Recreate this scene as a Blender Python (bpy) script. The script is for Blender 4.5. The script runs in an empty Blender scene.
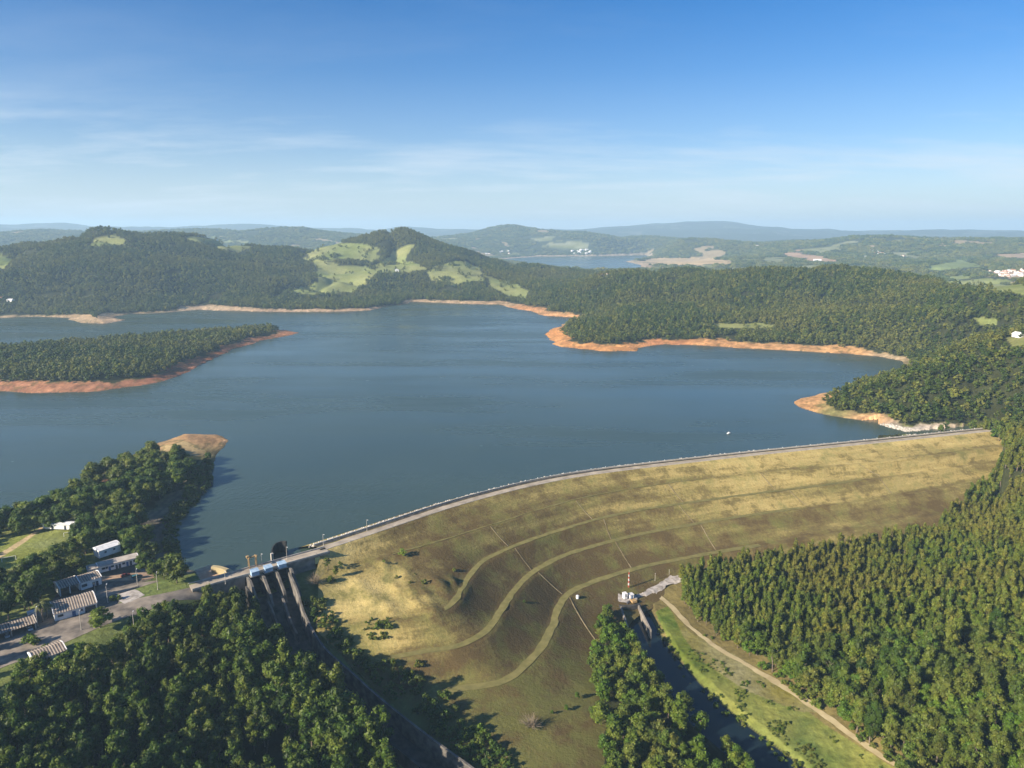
import bpy, bmesh, math, random
import numpy as np
from mathutils import Vector, Matrix

SEED = 7
rng = np.random.default_rng(SEED)
random.seed(SEED)
S = bpy.context.scene
COL = S.collection
PI = math.pi

# ------------------------------------------------------------------ camera
HC = 173.0            # metres above the lake
PITCH = math.radians(12.0)
FPX = 710.0
cp, sp_ = math.cos(PITCH), math.sin(PITCH)
cam = bpy.data.cameras.new('camera')
cam.sensor_width = 36.0
cam.lens = FPX / 1024 * 36.0
cam.clip_start = 1.0
cam.clip_end = 60000.0
co = bpy.data.objects.new('camera', cam)
COL.objects.link(co)
co.location = (0, 0, HC)
co.rotation_euler = (PI / 2 - PITCH, 0, 0)
S.camera = co


def ray(px, py):
    a, b = (px - 512) / FPX, (py - 384) / FPX
    return np.array([a, cp - b * sp_, -sp_ - b * cp])


def P(px, py, z=0.0):
    """ground point under a survey sighting, at height z"""
    d = ray(px, py)
    t = (z - HC) / d[2]
    return np.array([d[0] * t, d[1] * t, z])


def R(px, py, r, th=0.0):
    """point on a sight line at plan distance r, th metres below the line"""
    d = ray(px, py)
    t = r / math.hypot(d[0], d[1])
    return np.array([d[0] * t, d[1] * t, HC + d[2] * t - th])


def to_px(x, y, z):
    dep = y * cp - (z - HC) * sp_
    dep = np.maximum(dep, 1e-3)
    dn = -y * sp_ - (z - HC) * cp
    return 512 + FPX * x / dep, 384 + FPX * dn / dep, dep


# ------------------------------------------------------------------ numpy helpers
def hash2(i, j, s):
    h = (i.astype(np.int64) * 374761393 + j.astype(np.int64) * 668265263 + s * 974634777) & 0xFFFFFFFF
    h = ((h ^ (h >> 13)) * 1274126177) & 0xFFFFFFFF
    h = (h ^ (h >> 16)) & 0xFFFFFFFF
    return h.astype(np.float64) / 4294967295.0


def vnoise(x, y, s=0):
    i, j = np.floor(x), np.floor(y)
    fx, fy = x - i, y - j
    fx = fx * fx * fx * (fx * (fx * 6 - 15) + 10)
    fy = fy * fy * fy * (fy * (fy * 6 - 15) + 10)
    a, b = hash2(i, j, s), hash2(i + 1, j, s)
    c, d = hash2(i, j + 1, s), hash2(i + 1, j + 1, s)
    return (a + (b - a) * fx) * (1 - fy) + (c + (d - c) * fx) * fy


def fbm(x, y, scale, octv=4, s=0):
    v, amp, tot = 0.0, 1.0, 0.0
    c, sn = math.cos(0.6), math.sin(0.6)
    X, Y = x / scale, y / scale
    for k in range(octv):
        v = v + amp * (vnoise(X, Y, s + k * 17) - 0.5)
        tot += amp
        amp *= 0.5
        X, Y = (c * X - sn * Y) * 2.03 + 5.3, (sn * X + c * Y) * 2.03 + 1.7
    return v / tot * 2


def sstep(a, b, x):
    t = np.clip((x - a) / (b - a), 0, 1)
    return t * t * (3 - 2 * t)


def inpoly(x, y, poly):
    poly = np.asarray(poly, float)
    ins = np.zeros(x.shape, bool)
    lo, hi = poly.min(0), poly.max(0)
    m = (x >= lo[0]) & (x <= hi[0]) & (y >= lo[1]) & (y <= hi[1])
    if not m.any():
        return ins
    X, Y = x[m], y[m]
    r = np.zeros(X.shape, bool)
    n = len(poly)
    for i in range(n):
        x0, y0 = poly[i]
        x1, y1 = poly[(i + 1) % n]
        if y0 == y1:
            continue
        c = ((y0 > Y) != (y1 > Y)) & (X < (x1 - x0) * (Y - y0) / (y1 - y0) + x0)
        r ^= c
    ins[m] = r
    return ins


def segdist(x, y, line, want_t=False):
    """distance to a polyline (and the running parameter)"""
    line = np.asarray(line, float)
    best = np.full(x.shape, 1e18)
    tt = np.zeros(x.shape)
    for i in range(len(line) - 1):
        ax, ay = line[i][:2]
        bx, by = line[i + 1][:2]
        dx, dy = bx - ax, by - ay
        L = dx * dx + dy * dy + 1e-12
        t = np.clip(((x - ax) * dx + (y - ay) * dy) / L, 0, 1)
        d = (x - ax - t * dx) ** 2 + (y - ay - t * dy) ** 2
        m = d < best
        best = np.where(m, d, best)
        if want_t:
            tt = np.where(m, i + t, tt)
    if want_t:
        return np.sqrt(best), tt
    return np.sqrt(best)


def resample(pts, n):
    pts = np.asarray(pts, float)
    # gentle smoothing of the polyline (Chaikin)
    for _ in range(3):
        q = [pts[0]]
        for a, b in zip(pts[:-1], pts[1:]):
            q += [a * .75 + b * .25, a * .25 + b * .75]
        q.append(pts[-1])
        pts = np.array(q)
    L = np.concatenate([[0], np.cumsum(np.linalg.norm(np.diff(pts, axis=0), axis=1))])
    t = np.linspace(0, L[-1], n)
    return np.stack([np.interp(t, L, pts[:, k]) for k in range(pts.shape[1])], 1)


# ------------------------------------------------------------------ materials
def mat(name, rough=0.8):
    m = bpy.data.materials.new(name)
    m.use_nodes = True
    nt = m.node_tree
    b = nt.nodes['Principled BSDF']
    b.inputs['Roughness'].default_value = rough
    b.inputs['Specular IOR Level'].default_value = 0.25
    return m, nt, b


def N(nt, t, **kw):
    n = nt.nodes.new(t)
    for k, v in kw.items():
        setattr(n, k, v)
    return n


def noise(nt, vec, scale, detail=4, rough=0.55):
    n = N(nt, 'ShaderNodeTexNoise')
    n.inputs['Scale'].default_value = scale
    n.inputs['Detail'].default_value = detail
    n.inputs['Roughness'].default_value = rough
    if vec is not None:
        nt.links.new(vec, n.inputs['Vector'])
    return n


def ramp(nt, fac, stops):
    r = N(nt, 'ShaderNodeValToRGB')
    els = r.color_ramp.elements
    while len(els) < len(stops):
        els.new(0.5)
    for e, (p, c) in zip(els, stops):
        e.position = p
        e.color = (c[0], c[1], c[2], 1) if hasattr(c, '__len__') else (c, c, c, 1)
    nt.links.new(fac, r.inputs['Fac'])
    return r


def mixc(nt, a, b, fac, blend='MIX'):
    m = N(nt, 'ShaderNodeMix', data_type='RGBA', blend_type=blend)
    for sock, v in ((m.inputs['A'], a), (m.inputs['B'], b), (m.inputs['Factor'], fac)):
        if isinstance(v, (int, float)):
            sock.default_value = v if sock.name == 'Factor' or sock.type == 'VALUE' else (v, v, v, 1)
        elif isinstance(v, tuple):
            sock.default_value = (*v[:3], 1)
        else:
            nt.links.new(v, sock)
    return m.outputs['Result']


def noisy(name, c1, c2, scale=0.5, rough=0.85, detail=5, bump=0.0, contrast=(0.35, 0.65), coord='Object'):
    m, nt, b = mat(name, rough)
    tc = N(nt, 'ShaderNodeTexCoord')
    n = noise(nt, tc.outputs[coord], scale, detail)
    r = ramp(nt, n.outputs['Fac'], [(contrast[0], c1), (contrast[1], c2)])
    nt.links.new(r.outputs['Color'], b.inputs['Base Color'])
    if bump:
        bp = N(nt, 'ShaderNodeBump')
        bp.inputs['Strength'].default_value = bump
        bp.inputs['Distance'].default_value = 0.5
        nt.links.new(n.outputs['Fac'], bp.inputs['Height'])
        nt.links.new(bp.outputs['Normal'], b.inputs['Normal'])
    return m


def leaf_mat(name, cols, warm, scale=0.02):
    """foliage: colour differs from tree to tree and from clump to clump"""
    m, nt, b = mat(name, 0.55)
    oi = N(nt, 'ShaderNodeObjectInfo')
    n_st = len(cols)
    r = ramp(nt, oi.outputs['Random'], [(i / (n_st - 1), c) for i, c in enumerate(cols)])
    big = noise(nt, oi.outputs['Location'], scale, 3)
    rb = ramp(nt, big.outputs['Fac'], [(0.45, 0.0), (0.64, 1.0)])
    c = mixc(nt, r.outputs['Color'], warm, 0.0)
    mixn = c.node
    mm = N(nt, 'ShaderNodeMath', operation='MULTIPLY')
    mm.inputs[1].default_value = 0.6
    nt.links.new(rb.outputs['Color'], mm.inputs[0])
    nt.links.new(mm.outputs[0], mixn.inputs['Factor'])
    at = N(nt, 'ShaderNodeAttribute', attribute_name='tint')
    c2 = mixc(nt, c, at.outputs['Color'], 1.0, 'MULTIPLY')
    nt.links.new(c2, b.inputs['Base Color'])
    tr = N(nt, 'ShaderNodeBsdfTranslucent')
    c3 = mixc(nt, c2, (1.5, 1.7, 0.6), 1.0, 'MULTIPLY')
    nt.links.new(c3, tr.inputs['Color'])
    mx = N(nt, 'ShaderNodeMixShader')
    mx.inputs['Fac'].default_value = 0.2
    nt.links.new(b.outputs[0], mx.inputs[1])
    nt.links.new(tr.outputs[0], mx.inputs[2])
    nt.links.new(mx.outputs[0], nt.nodes['Material Output'].inputs['Surface'])
    return m


M = {}
M['leaf'] = leaf_mat('broad_leaves', [(0.0284, 0.0578, 0.0065), (0.0492, 0.0877, 0.0096), (0.0712, 0.1103, 0.0127), (0.1039, 0.1355, 0.0192)], (0.1039, 0.1065, 0.0192))
M['leaf_olive'] = leaf_mat('olive_leaves', [(0.0509, 0.0807, 0.0075), (0.0750, 0.1076, 0.0101), (0.1043, 0.1318, 0.0150), (0.1311, 0.1412, 0.0218)], (0.1408, 0.1237, 0.0218))
M['leaf_fresh'] = leaf_mat('fresh_leaves', [(0.0568, 0.1070, 0.0101), (0.0794, 0.1360, 0.0117), (0.1079, 0.1536, 0.0150), (0.1306, 0.1448, 0.0250)], (0.1079, 0.1070, 0.0250), 0.03)
M['leaf_far'] = leaf_mat('far_leaves', [(0.0232, 0.0444, 0.0065), (0.0441, 0.0705, 0.0096), (0.0718, 0.0967, 0.0143), (0.1391, 0.1461, 0.0278)], (0.1450, 0.1371, 0.0318), 0.006)
M['leaf_brown'] = noisy('dry_twigs', (0.13, 0.105, 0.075), (0.2, 0.16, 0.11), 0.6)
M['bark'] = noisy('bark', (0.09, 0.065, 0.045), (0.2, 0.16, 0.12), 1.5)
M['concrete'] = noisy('concrete', (0.15, 0.13, 0.11), (0.29, 0.26, 0.22), 0.25, 0.9)
M['concrete_dark'] = noisy('shade_darkened_concrete', (0.022, 0.021, 0.02), (0.075, 0.068, 0.06), 0.3, 0.85)  # tone lowered so the chute's shade is painted into the concrete
M['concrete_mid'] = noisy('shade_dimmed_concrete', (0.075, 0.068, 0.06), (0.17, 0.155, 0.135), 0.3, 0.9)  # concrete dimmed in colour, standing in for shade on chute walls and piers
M['concrete_light'] = noisy('pale_concrete', (0.34, 0.31, 0.27), (0.5, 0.46, 0.4), 0.6, 0.9)
M['rust'] = noisy('rusty_ochre_steel', (0.22, 0.12, 0.025), (0.46, 0.31, 0.085), 0.8, 0.75)
M['yellow'] = noisy('faded_ochre_paint', (0.30, 0.19, 0.08), (0.42, 0.29, 0.14), 1.2, 0.6)
M['blue'] = noisy('pale_blue_paint', (0.20, 0.32, 0.45), (0.38, 0.49, 0.6), 0.5, 0.5)
M['black'] = noisy('black_rubber_sheet', (0.012, 0.012, 0.013), (0.035, 0.034, 0.034), 0.5, 0.8)
M['asphalt'] = noisy('worn_asphalt', (0.105, 0.09, 0.077), (0.29, 0.245, 0.195), 0.16, 0.9, 9, 0.0, (0.36, 0.66))
M['crest_road'] = noisy('gravel_crest_road', (0.25, 0.21, 0.165), (0.40, 0.34, 0.26), 0.15, 0.95, 7)
M['pave'] = noisy('brick_forecourt', (0.36, 0.23, 0.15), (0.46, 0.33, 0.22), 0.5, 0.9)
M['gravel'] = noisy('pale_gravel', (0.24, 0.21, 0.18), (0.48, 0.44, 0.4), 0.35, 0.95, 8)
M['dirt'] = noisy('dirt_track', (0.3, 0.24, 0.13), (0.42, 0.35, 0.2), 0.15, 0.95, 6)
M['white'] = noisy('white_wall', (0.62, 0.62, 0.62), (0.8, 0.79, 0.77), 0.4, 0.7)
M['roof_grey'] = noisy('weathered_grey_roof', (0.3, 0.26, 0.22), (0.45, 0.4, 0.34), 0.4, 0.9)
M['roof_white'] = noisy('white_sheet_roof', (0.55, 0.55, 0.55), (0.75, 0.74, 0.72), 0.5, 0.6)
M['glass'] = noisy('dark_window_glass', (0.02, 0.03, 0.045), (0.05, 0.06, 0.08), 0.6, 0.12)
M['blue_door'] = noisy('blue_painted_door', (0.04, 0.10, 0.24), (0.07, 0.15, 0.3), 0.6, 0.5)
M['metal'] = noisy('galvanised_steel', (0.35, 0.35, 0.34), (0.5, 0.5, 0.49), 0.8, 0.45)
M['red'] = noisy('red_paint', (0.45, 0.06, 0.03), (0.55, 0.1, 0.05), 0.9, 0.5)
M['terracotta'] = noisy('clay_tiles', (0.34, 0.15, 0.08), (0.48, 0.25, 0.15), 0.2, 0.9)
M['rock'] = noisy('pale_rock', (0.3, 0.27, 0.23), (0.55, 0.51, 0.45), 0.6, 0.95)
M['tyre'] = noisy('tyre_rubber', (0.015, 0.015, 0.015), (0.03, 0.03, 0.03), 2.0, 0.9)
M['line'] = noisy('worn_white_line', (0.5, 0.48, 0.44), (0.7, 0.68, 0.64), 0.8, 0.8)
for nm, c in (('white', (0.7, 0.7, 0.7)), ('maroon', (0.16, 0.03, 0.025)), ('silver', (0.42, 0.44, 0.46)), ('teal', (0.04, 0.16, 0.19)), ('dark', (0.03, 0.035, 0.045))):
    mm, nt_, b_ = mat('car_paint_' + nm, 0.3)
    tc_ = N(nt_, 'ShaderNodeTexCoord')
    nn_ = noise(nt_, tc_.outputs['Object'], 1.2, 3)
    rr_ = ramp(nt_, nn_.outputs['Fac'], [(0.3, tuple(0.85 * v for v in c)), (0.7, c)])
    nt_.links.new(rr_.outputs['Color'], b_.inputs['Base Color'])
    b_.inputs['Coat Weight'].default_value = 0.5
    M['car_' + nm] = mm


def stripe_roof():
    m, nt, b = mat('ribbed_fibre_cement_roof', 0.9)
    at = N(nt, 'ShaderNodeAttribute', attribute_name='groove')
    tc = N(nt, 'ShaderNodeTexCoord')
    n = noise(nt, tc.outputs['Object'], 0.5, 5)
    r1 = ramp(nt, n.outputs['Fac'], [(0.3, (0.26, 0.215, 0.175)), (0.7, (0.36, 0.305, 0.25))])
    r2 = ramp(nt, n.outputs['Fac'], [(0.3, (0.11, 0.085, 0.068)), (0.7, (0.2, 0.16, 0.125))])
    nt.links.new(mixc(nt, r1.outputs['Color'], r2.outputs['Color'], at.outputs['Fac']), b.inputs['Base Color'])
    return m


M['roof_ribbed'] = stripe_roof()

# ------------------------------------------------------------------ mesh helpers
class MB:
    def __init__(s):
        s.v, s.f, s.mi = [], [], []

    def add(s, vs, fs, mi=0):
        o = len(s.v)
        s.v += [tuple(map(float, p)) for p in vs]
        s.f += [tuple(i + o for i in f) for f in fs]
        s.mi += [mi] * len(fs)

    def box(s, c, size, ax=None, mi=0, taper=1.0):
        """box centred at c; ax = plan direction of its x axis"""
        u = np.array([1, 0.]) if ax is None else np.array(ax[:2]) / np.linalg.norm(ax[:2])
        w = np.array([-u[1], u[0]])
        hx, hy, hz = size[0] / 2, size[1] / 2, size[2] / 2
        vs = []
        for k, t in ((-1, 1.0), (1, taper)):
            for a, b in ((-1, -1), (1, -1), (1, 1), (-1, 1)):
                q = u * a * hx * t + w * b * hy * t
                vs.append((c[0] + q[0], c[1] + q[1], c[2] + k * hz))
        s.add(vs, [(3, 2, 1, 0), (4, 5, 6, 7), (0, 1, 5, 4), (1, 2, 6, 5), (2, 3, 7, 6), (3, 0, 4, 7)], mi)

    def tube(s, a, b, r0, r1=None, n=8, mi=0, cap=True):
        r1 = r0 if r1 is None else r1
        a, b = Vector(a), Vector(b)
        d = (b - a).normalized()
        u = d.orthogonal().normalized()
        w = d.cross(u)
        vs = []
        for p, r in ((a, r0), (b, r1)):
            for k in range(n):
                t = 2 * PI * k / n
                vs.append(p + (u * math.cos(t) + w * math.sin(t)) * r)
        fs = [(k, (k + 1) % n, n + (k + 1) % n, n + k) for k in range(n)]
        if cap:
            fs += [tuple(range(n - 1, -1, -1)), tuple(range(n, 2 * n))]
        s.add(vs, fs, mi)

    def prism(s, poly, z0, z1, mi=0):
        n = len(poly)
        vs = [(p[0], p[1], z0) for p in poly] + [(p[0], p[1], z1) for p in poly]
        fs = [tuple(range(n - 1, -1, -1)), tuple(range(n, 2 * n))] + [(k, (k + 1) % n, n + (k + 1) % n, n + k) for k in range(n)]
        s.add(vs, fs, mi)

    def wall(s, pts, th, h0, h1, mi=0):
        """wall along 3-D points pts = top line; thickness th, from top-h1 to top+h0"""
        pts = np.asarray(pts, float)
        t = np.gradient(pts[:, :2], axis=0)
        t /= np.linalg.norm(t, axis=1)[:, None] + 1e-9
        nrm = np.stack([-t[:, 1], t[:, 0]], 1) * th / 2
        n = len(pts)
        vs = []
        for p, q in zip(pts, nrm):
            vs += [(p[0] + q[0], p[1] + q[1], p[2] + h0), (p[0] - q[0], p[1] - q[1], p[2] + h0),
                   (p[0] - q[0], p[1] - q[1], p[2] - h1), (p[0] + q[0], p[1] + q[1], p[2] - h1)]
        fs = [(0, 1, 2, 3), (4 * n - 1, 4 * n - 2, 4 * n - 3, 4 * n - 4)]
        for i in range(n - 1):
            for k in range(4):
                a, b = 4 * i + k, 4 * i + (k + 1) % 4
                fs.append((a, a + 4, b + 4, b))
        s.add(vs, fs, mi)

    def mesh(s, name, mats, smooth=False):
        me = bpy.data.meshes.new(name)
        me.from_pydata(s.v, [], s.f)
        for m in (mats if isinstance(mats, (list, tuple)) else [mats]):
            me.materials.append(M[m] if isinstance(m, str) else m)
        me.polygons.foreach_set('material_index', s.mi)
        if smooth:
            me.polygons.foreach_set('use_smooth', [True] * len(me.polygons))
        me.update()
        bm = bmesh.new()
        bm.from_mesh(me)
        bmesh.ops.recalc_face_normals(bm, faces=bm.faces)
        bm.to_mesh(me)
        bm.free()
        return me

    def build(s, name, mats, parent=None, smooth=False):
        return link(name, s.mesh(name, mats, smooth), parent)


def link(name, me, parent=None):
    o = bpy.data.objects.new(name, me)
    COL.objects.link(o)
    if parent is not None:
        o.parent = parent
    return o


def tag(o, label=None, cat=None, group=None, kind=None):
    if label:
        o['label'] = label
    if cat:
        o['category'] = cat
    if group:
        o['group'] = group
    if kind:
        o['kind'] = kind
    return o


def empty(name, loc=(0, 0, 0), rz=0.0):
    o = bpy.data.objects.new(name, None)
    COL.objects.link(o)
    o.empty_display_size = 0.5
    o.location = loc
    o.rotation_euler = (0, 0, rz)
    return o


def copy_tree(o, parent=None):
    c = o.copy()
    COL.objects.link(c)
    if parent is not None:
        c.parent = parent
    for ch in [x for x in CH.get(o.name, [])]:
        copy_tree(ch, c)
    return c


CH = {}


def index_children(root):
    CH[root.name] = [o for o in COL.objects if o.parent == root]
    for c in CH[root.name]:
        index_children(c)


def grid_mesh(name, V, nu, nv, attrs=None, material=None, smooth=True):
    """V: (nu*nv,3) row-major grid -> mesh"""
    me = bpy.data.meshes.new(name)
    idx = np.arange(nu * nv).reshape(nu, nv)
    q = np.stack([idx[:-1, :-1], idx[:-1, 1:], idx[1:, 1:], idx[1:, :-1]], -1).reshape(-1, 4)
    me.vertices.add(nu * nv)
    me.vertices.foreach_set('co', np.ascontiguousarray(V, dtype=np.float32).ravel())
    me.loops.add(q.size)
    me.loops.foreach_set('vertex_index', q.ravel().astype(np.int32))
    me.polygons.add(len(q))
    me.polygons.foreach_set('loop_start', np.arange(0, q.size, 4, dtype=np.int32))
    me.polygons.foreach_set('loop_total', np.full(len(q), 4, dtype=np.int32))
    if smooth:
        me.polygons.foreach_set('use_smooth', np.ones(len(q), dtype=bool))
    me.update(calc_edges=True)
    for k, (typ, a) in (attrs or {}).items():
        at = me.attributes.new(k, typ, 'POINT')
        if typ == 'FLOAT':
            at.data.foreach_set('value', np.ascontiguousarray(a, dtype=np.float32).ravel())
        elif typ == 'FLOAT_COLOR':
            aa = np.concatenate([a, np.ones((len(a), 1))], 1)
            at.data.foreach_set('color', np.ascontiguousarray(aa, dtype=np.float32).ravel())
        else:
            at.data.foreach_set('vector', np.ascontiguousarray(a, dtype=np.float32).ravel())
    if material:
        me.materials.append(material)
    return me


# ================================================================== SURVEY: dam lines
ZC = 8.0
def line(pts, z):
    return [P(x, y, z) for x, y in pts]

CREST = line([(1040, 427), (985, 432), (920, 439), (850, 446), (760, 455), (680, 464), (600, 473.5), (550, 482), (500, 494), (450, 508), (400, 525), (350, 542), (322, 551)], ZC)
B1 = line([(1040, 441), (990, 447), (893, 460), (843, 465), (768, 471.5), (700, 479), (640, 487), (579, 498), (534, 511), (484, 527), (434, 543), (400, 552), (365, 561), (340, 570), (316, 581)], 0.6)
B2 = line([(1040, 456), (990, 462), (893, 476), (843, 482.5), (768, 492), (700, 501), (640, 510), (596, 519), (544, 535), (514, 546), (491, 556), (476, 566.5), (464, 583), (457, 599), (447, 609), (420, 617), (380, 622), (345, 624), (316, 628)], -8)
B3 = line([(1040, 473), (990, 480), (893, 495), (840, 503), (768, 512.5), (700, 523), (640, 534), (596, 545), (559, 557), (534, 571), (519, 584), (506, 602), (488, 631), (470, 642), (450, 648), (415, 653), (380, 659), (352, 664)], -16.5)
B4 = line([(1040, 496), (990, 505), (893, 521), (840, 531), (768, 544), (700, 555), (640, 567), (601, 579), (577, 588), (563, 597), (557, 611), (553, 626), (542, 648.5), (525, 666), (506, 681), (486, 686), (457, 688), (428, 698), (402, 714)], -26)
TOE = line([(1040, 518), (985, 530), (860, 548), (770, 562), (700, 574), (665, 582), (645, 590), (622, 600), (606, 612), (596, 632), (592, 660), (592, 695), (600, 740), (590, 800), (520, 805), (470, 785), (455, 765)], -32.5)
NS = 420
ANCH = [[(600, 473.5), (450, 508), (385, 530)], [(598, 494), (475, 530), (400, 552)], [(612, 516), (496, 553.5), (453, 605)], [(622, 538), (522, 581), (477, 638)], [(632, 569), (558, 610), (508, 680)], [(648, 589), (594, 636), (596, 718)]]
SK = [0, .46, .64, .80, 1.0]


def smooth_line(pts):
    pts = np.asarray(pts, float)
    for _ in range(3):
        q = [pts[0]]
        for a, b in zip(pts[:-1], pts[1:]):
            q += [a * .75 + b * .25, a * .25 + b * .75]
        q.append(pts[-1])
        pts = np.array(q)
    return pts


def anchored(pts, anchors, z, n):
    pts = smooth_line(pts)
    L = np.concatenate([[0], np.cumsum(np.linalg.norm(np.diff(pts, axis=0), axis=1))])
    ls = [0] + [L[int(np.argmin(np.linalg.norm(pts - P(x, y, z), axis=1)))] for x, y in anchors] + [L[-1]]
    # smooth monotone map of station to length
    t = np.linspace(0, 1, n)
    m = np.interp(t, SK, ls)
    k = 31
    pad = np.concatenate([2 * m[0] - m[1:k][::-1], m, 2 * m[-1] - m[-k:-1][::-1]])
    m = np.convolve(pad, np.ones(2 * k - 1) / (2 * k - 1), 'valid')
    m = np.clip(m, 0, L[-1]); m[0], m[-1] = 0, L[-1]
    return np.stack([np.interp(m, L, pts[:, j]) for j in range(3)], 1)


curves = [anchored(c, a, z, NS) for c, a, z in zip((CREST, B1, B2, B3, B4, TOE), ANCH, (8, .6, -8, -16.5, -26, -32.5))]
RIVER = [P(x, y, -37)[:2] for x, y in [(629, 612), (637, 628), (652, 655), (682, 690), (718, 725), (765, 762), (830, 810), (900, 860), (1050, 960)]]
RIVER = np.array(RIVER)
CHR = np.array([P(*q) for q in [(289, 572, 6.5), (298, 590, 4), (303, 612, -4), (322, 647, -11), (350, 670, -15), (375, 694, -19), (427, 735, -24), (465, 762, -27), (510, 795, -29.5), (580, 850, -32)]])
CHL = np.array([P(*q) for q in [(246, 586, 6.5), (256, 600, 4), (264, 622, -4), (286, 650, -11), (312, 675, -15), (338, 700, -19), (388, 740, -24), (425, 770, -27), (465, 805, -29.5), (530, 865, -32)]])
CHR = resample(CHR, 60)
CHL = resample(CHL, 60)
CHC = (CHR + CHL) / 2
CHW = np.linalg.norm(CHR[:, :2] - CHL[:, :2], axis=1).mean() / 2

# ------------------------------------------------------------------ water outline (z = 0)
W1px = [(985, 430), (920, 436), (850, 443), (760, 452), (680, 461), (600, 470), (550, 478), (500, 490), (450, 504), (400, 520), (350, 537), (322, 546),
        (290, 556), (250, 567), (226, 574), (214, 577), (190, 570), (176, 556), (166, 538), (172, 520), (186, 505), (200, 495), (208, 482), (211, 467), (214, 456), (227, 441), (216, 435),
        (185, 434.5), (150, 445), (118, 462), (95, 476), (60, 500), (25, 517), (0, 527), (-60, 545), (-200, 580), (-500, 640), (-900, 640), (-900, 400), (-300, 396),
        (-100, 388), (0, 391), (40, 393), (100, 391.5), (150, 384.5), (175, 378), (205, 363), (230, 350), (262, 340.5), (297, 333), (285, 330.5), (270, 330), (200, 334), (100, 343),
        (0, 352), (-150, 362), (-700, 372), (-900, 345), (-400, 322), (-100, 319), (0, 318), (40, 316.5), (66, 318), (80, 323), (105, 323.5), (123, 320), (112, 317), (130, 314), (170, 312.5),
        (200, 309.5), (215, 310.5), (260, 311.5), (330, 312), (372, 310.5), (382, 307), (405, 304.5), (412, 301.5), (430, 302.5), (455, 303.5), (500, 304.5), (505, 306.5), (530, 311.5),
        (537, 314.5), (555, 316.5), (569, 317.5), (576, 320), (562, 326), (547, 331), (544, 334.5), (549, 340), (560, 347), (600, 351), (638, 351.5), (641, 348), (665, 344), (700, 345.5),
        (760, 349), (800, 351), (850, 354), (880, 357), (905, 361), (908, 366), (890, 375), (860, 384), (830, 393), (806, 398), (797, 402), (800, 408.5), (815, 412.5), (850, 418),
        (880, 424), (905, 432)]
DAM_EDGE = 14         # first points run along the dam, no bank there
W1 = np.array([P(x, y)[:2] for x, y in W1px])
W2px = [(498, 259.5), (540, 256.5), (600, 256.2), (646, 255), (650, 257.5), (625, 261.5), (641, 265), (641, 270), (612, 271.5), (604, 267), (590, 270), (560, 267), (530, 264)]
W2 = np.array([P(x, y)[:2] for x, y in W2px])
SHORE1 = np.concatenate([W1[DAM_EDGE:], W1[:1]])
SHORE2 = np.concatenate([W2, W2[:1]])

# ------------------------------------------------------------------ terrain control points
ctl = []
def C(px, py, z):
    ctl.append(P(px, py, z))
def CR(px, py, r, th=0):
    ctl.append(R(px, py, r, th))

for (c, dz) in zip(curves, (-5, -3, -3, -3, -2.5, -0.3)):
    for i in range(6, NS, 26):
        if to_px(*c[i])[0] > 1000:
            continue
        ctl.append(c[i] + np.array([0, 0, dz]))
# plantation side of the dam
for q in [(1016, 441, 9), (1019, 460, 3), (1022, 480, -5), (1020, 500, -13), (1008, 520, -20), (1055, 436, 14), (1055, 470, 9), (1060, 500, -2), (985, 535, -26), (935, 545, -28), (860, 562, -31), (790, 570, -32), (720, 585, -33), (690, 600, -34),
          (1100, 470, 12), (1100, 560, 0), (1024, 560, -14), (1024, 640, -16), (1100, 700, -12), (940, 600, -26), (880, 640, -28), (960, 700, -24), (1024, 768, -22), (800, 640, -31), (860, 720, -32),
          (1300, 600, 15), (1200, 900, -10), (930, 790, -31), (740, 640, -34), (690, 625, -35), (760, 690, -34.5), (830, 735, -34.5), (900, 790, -34),
          (655, 597, -34), (670, 640, -35), (710, 690, -35), (770, 735, -35), (600, 640, -33), (625, 680, -34), (650, 730, -34), (700, 768, -34), (640, 800, -34), (760, 850, -35), (600, 900, -34), (900, 900, -33),
          # spillway right bank and shaded valley side
          (312, 600, -4), (328, 645, -13), (356, 674, -19), (380, 700, -22), (430, 742, -27), (468, 770, -29), (520, 810, -31), (400, 690, -24), (450, 730, -28),
          # left forest hill
          (252, 606, -4), (266, 628, -8), (294, 662, -16), (325, 700, -21), (375, 748, -26), (412, 782, -29), (450, 830, -31),
          (0, 668, 8), (60, 664, 7), (100, 645, 7), (140, 622, 7), (170, 608, 7), (200, 603, 3), (218, 607, -1), (238, 611, -4), (20, 700, 5), (90, 680, 3), (150, 650, 1), (190, 636, -2), (225, 634, -6), (235, 660, -9),
          (180, 690, -6), (100, 730, -5), (20, 760, 0), (150, 768, -12), (250, 710, -14), (230, 768, -19), (310, 750, -22), (330, 790, -26), (-100, 720, 8), (-200, 900, 5), (100, 900, -10), (300, 900, -24), (450, 960, -31),
          # compound on the peninsula
          (0, 640, 8), (-80, 660, 8), (60, 618, 8), (110, 600, 8), (160, 590, 8), (200, 582, 8), (50, 595, 8), (100, 580, 8), (140, 567, 8), (0, 600, 8), (40, 545, 9), (0, 545, 9), (75, 530, 8.5), (100, 545, 9),
          (150, 540, 10), (140, 510, 11), (110, 500, 11), (160, 480, 10), (175, 460, 8), (190, 445, 7), (90, 515, 9), (40, 525, 8), (-100, 580, 9), (-300, 650, 10), (-300, 800, 12)]:
    C(*q)
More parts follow.
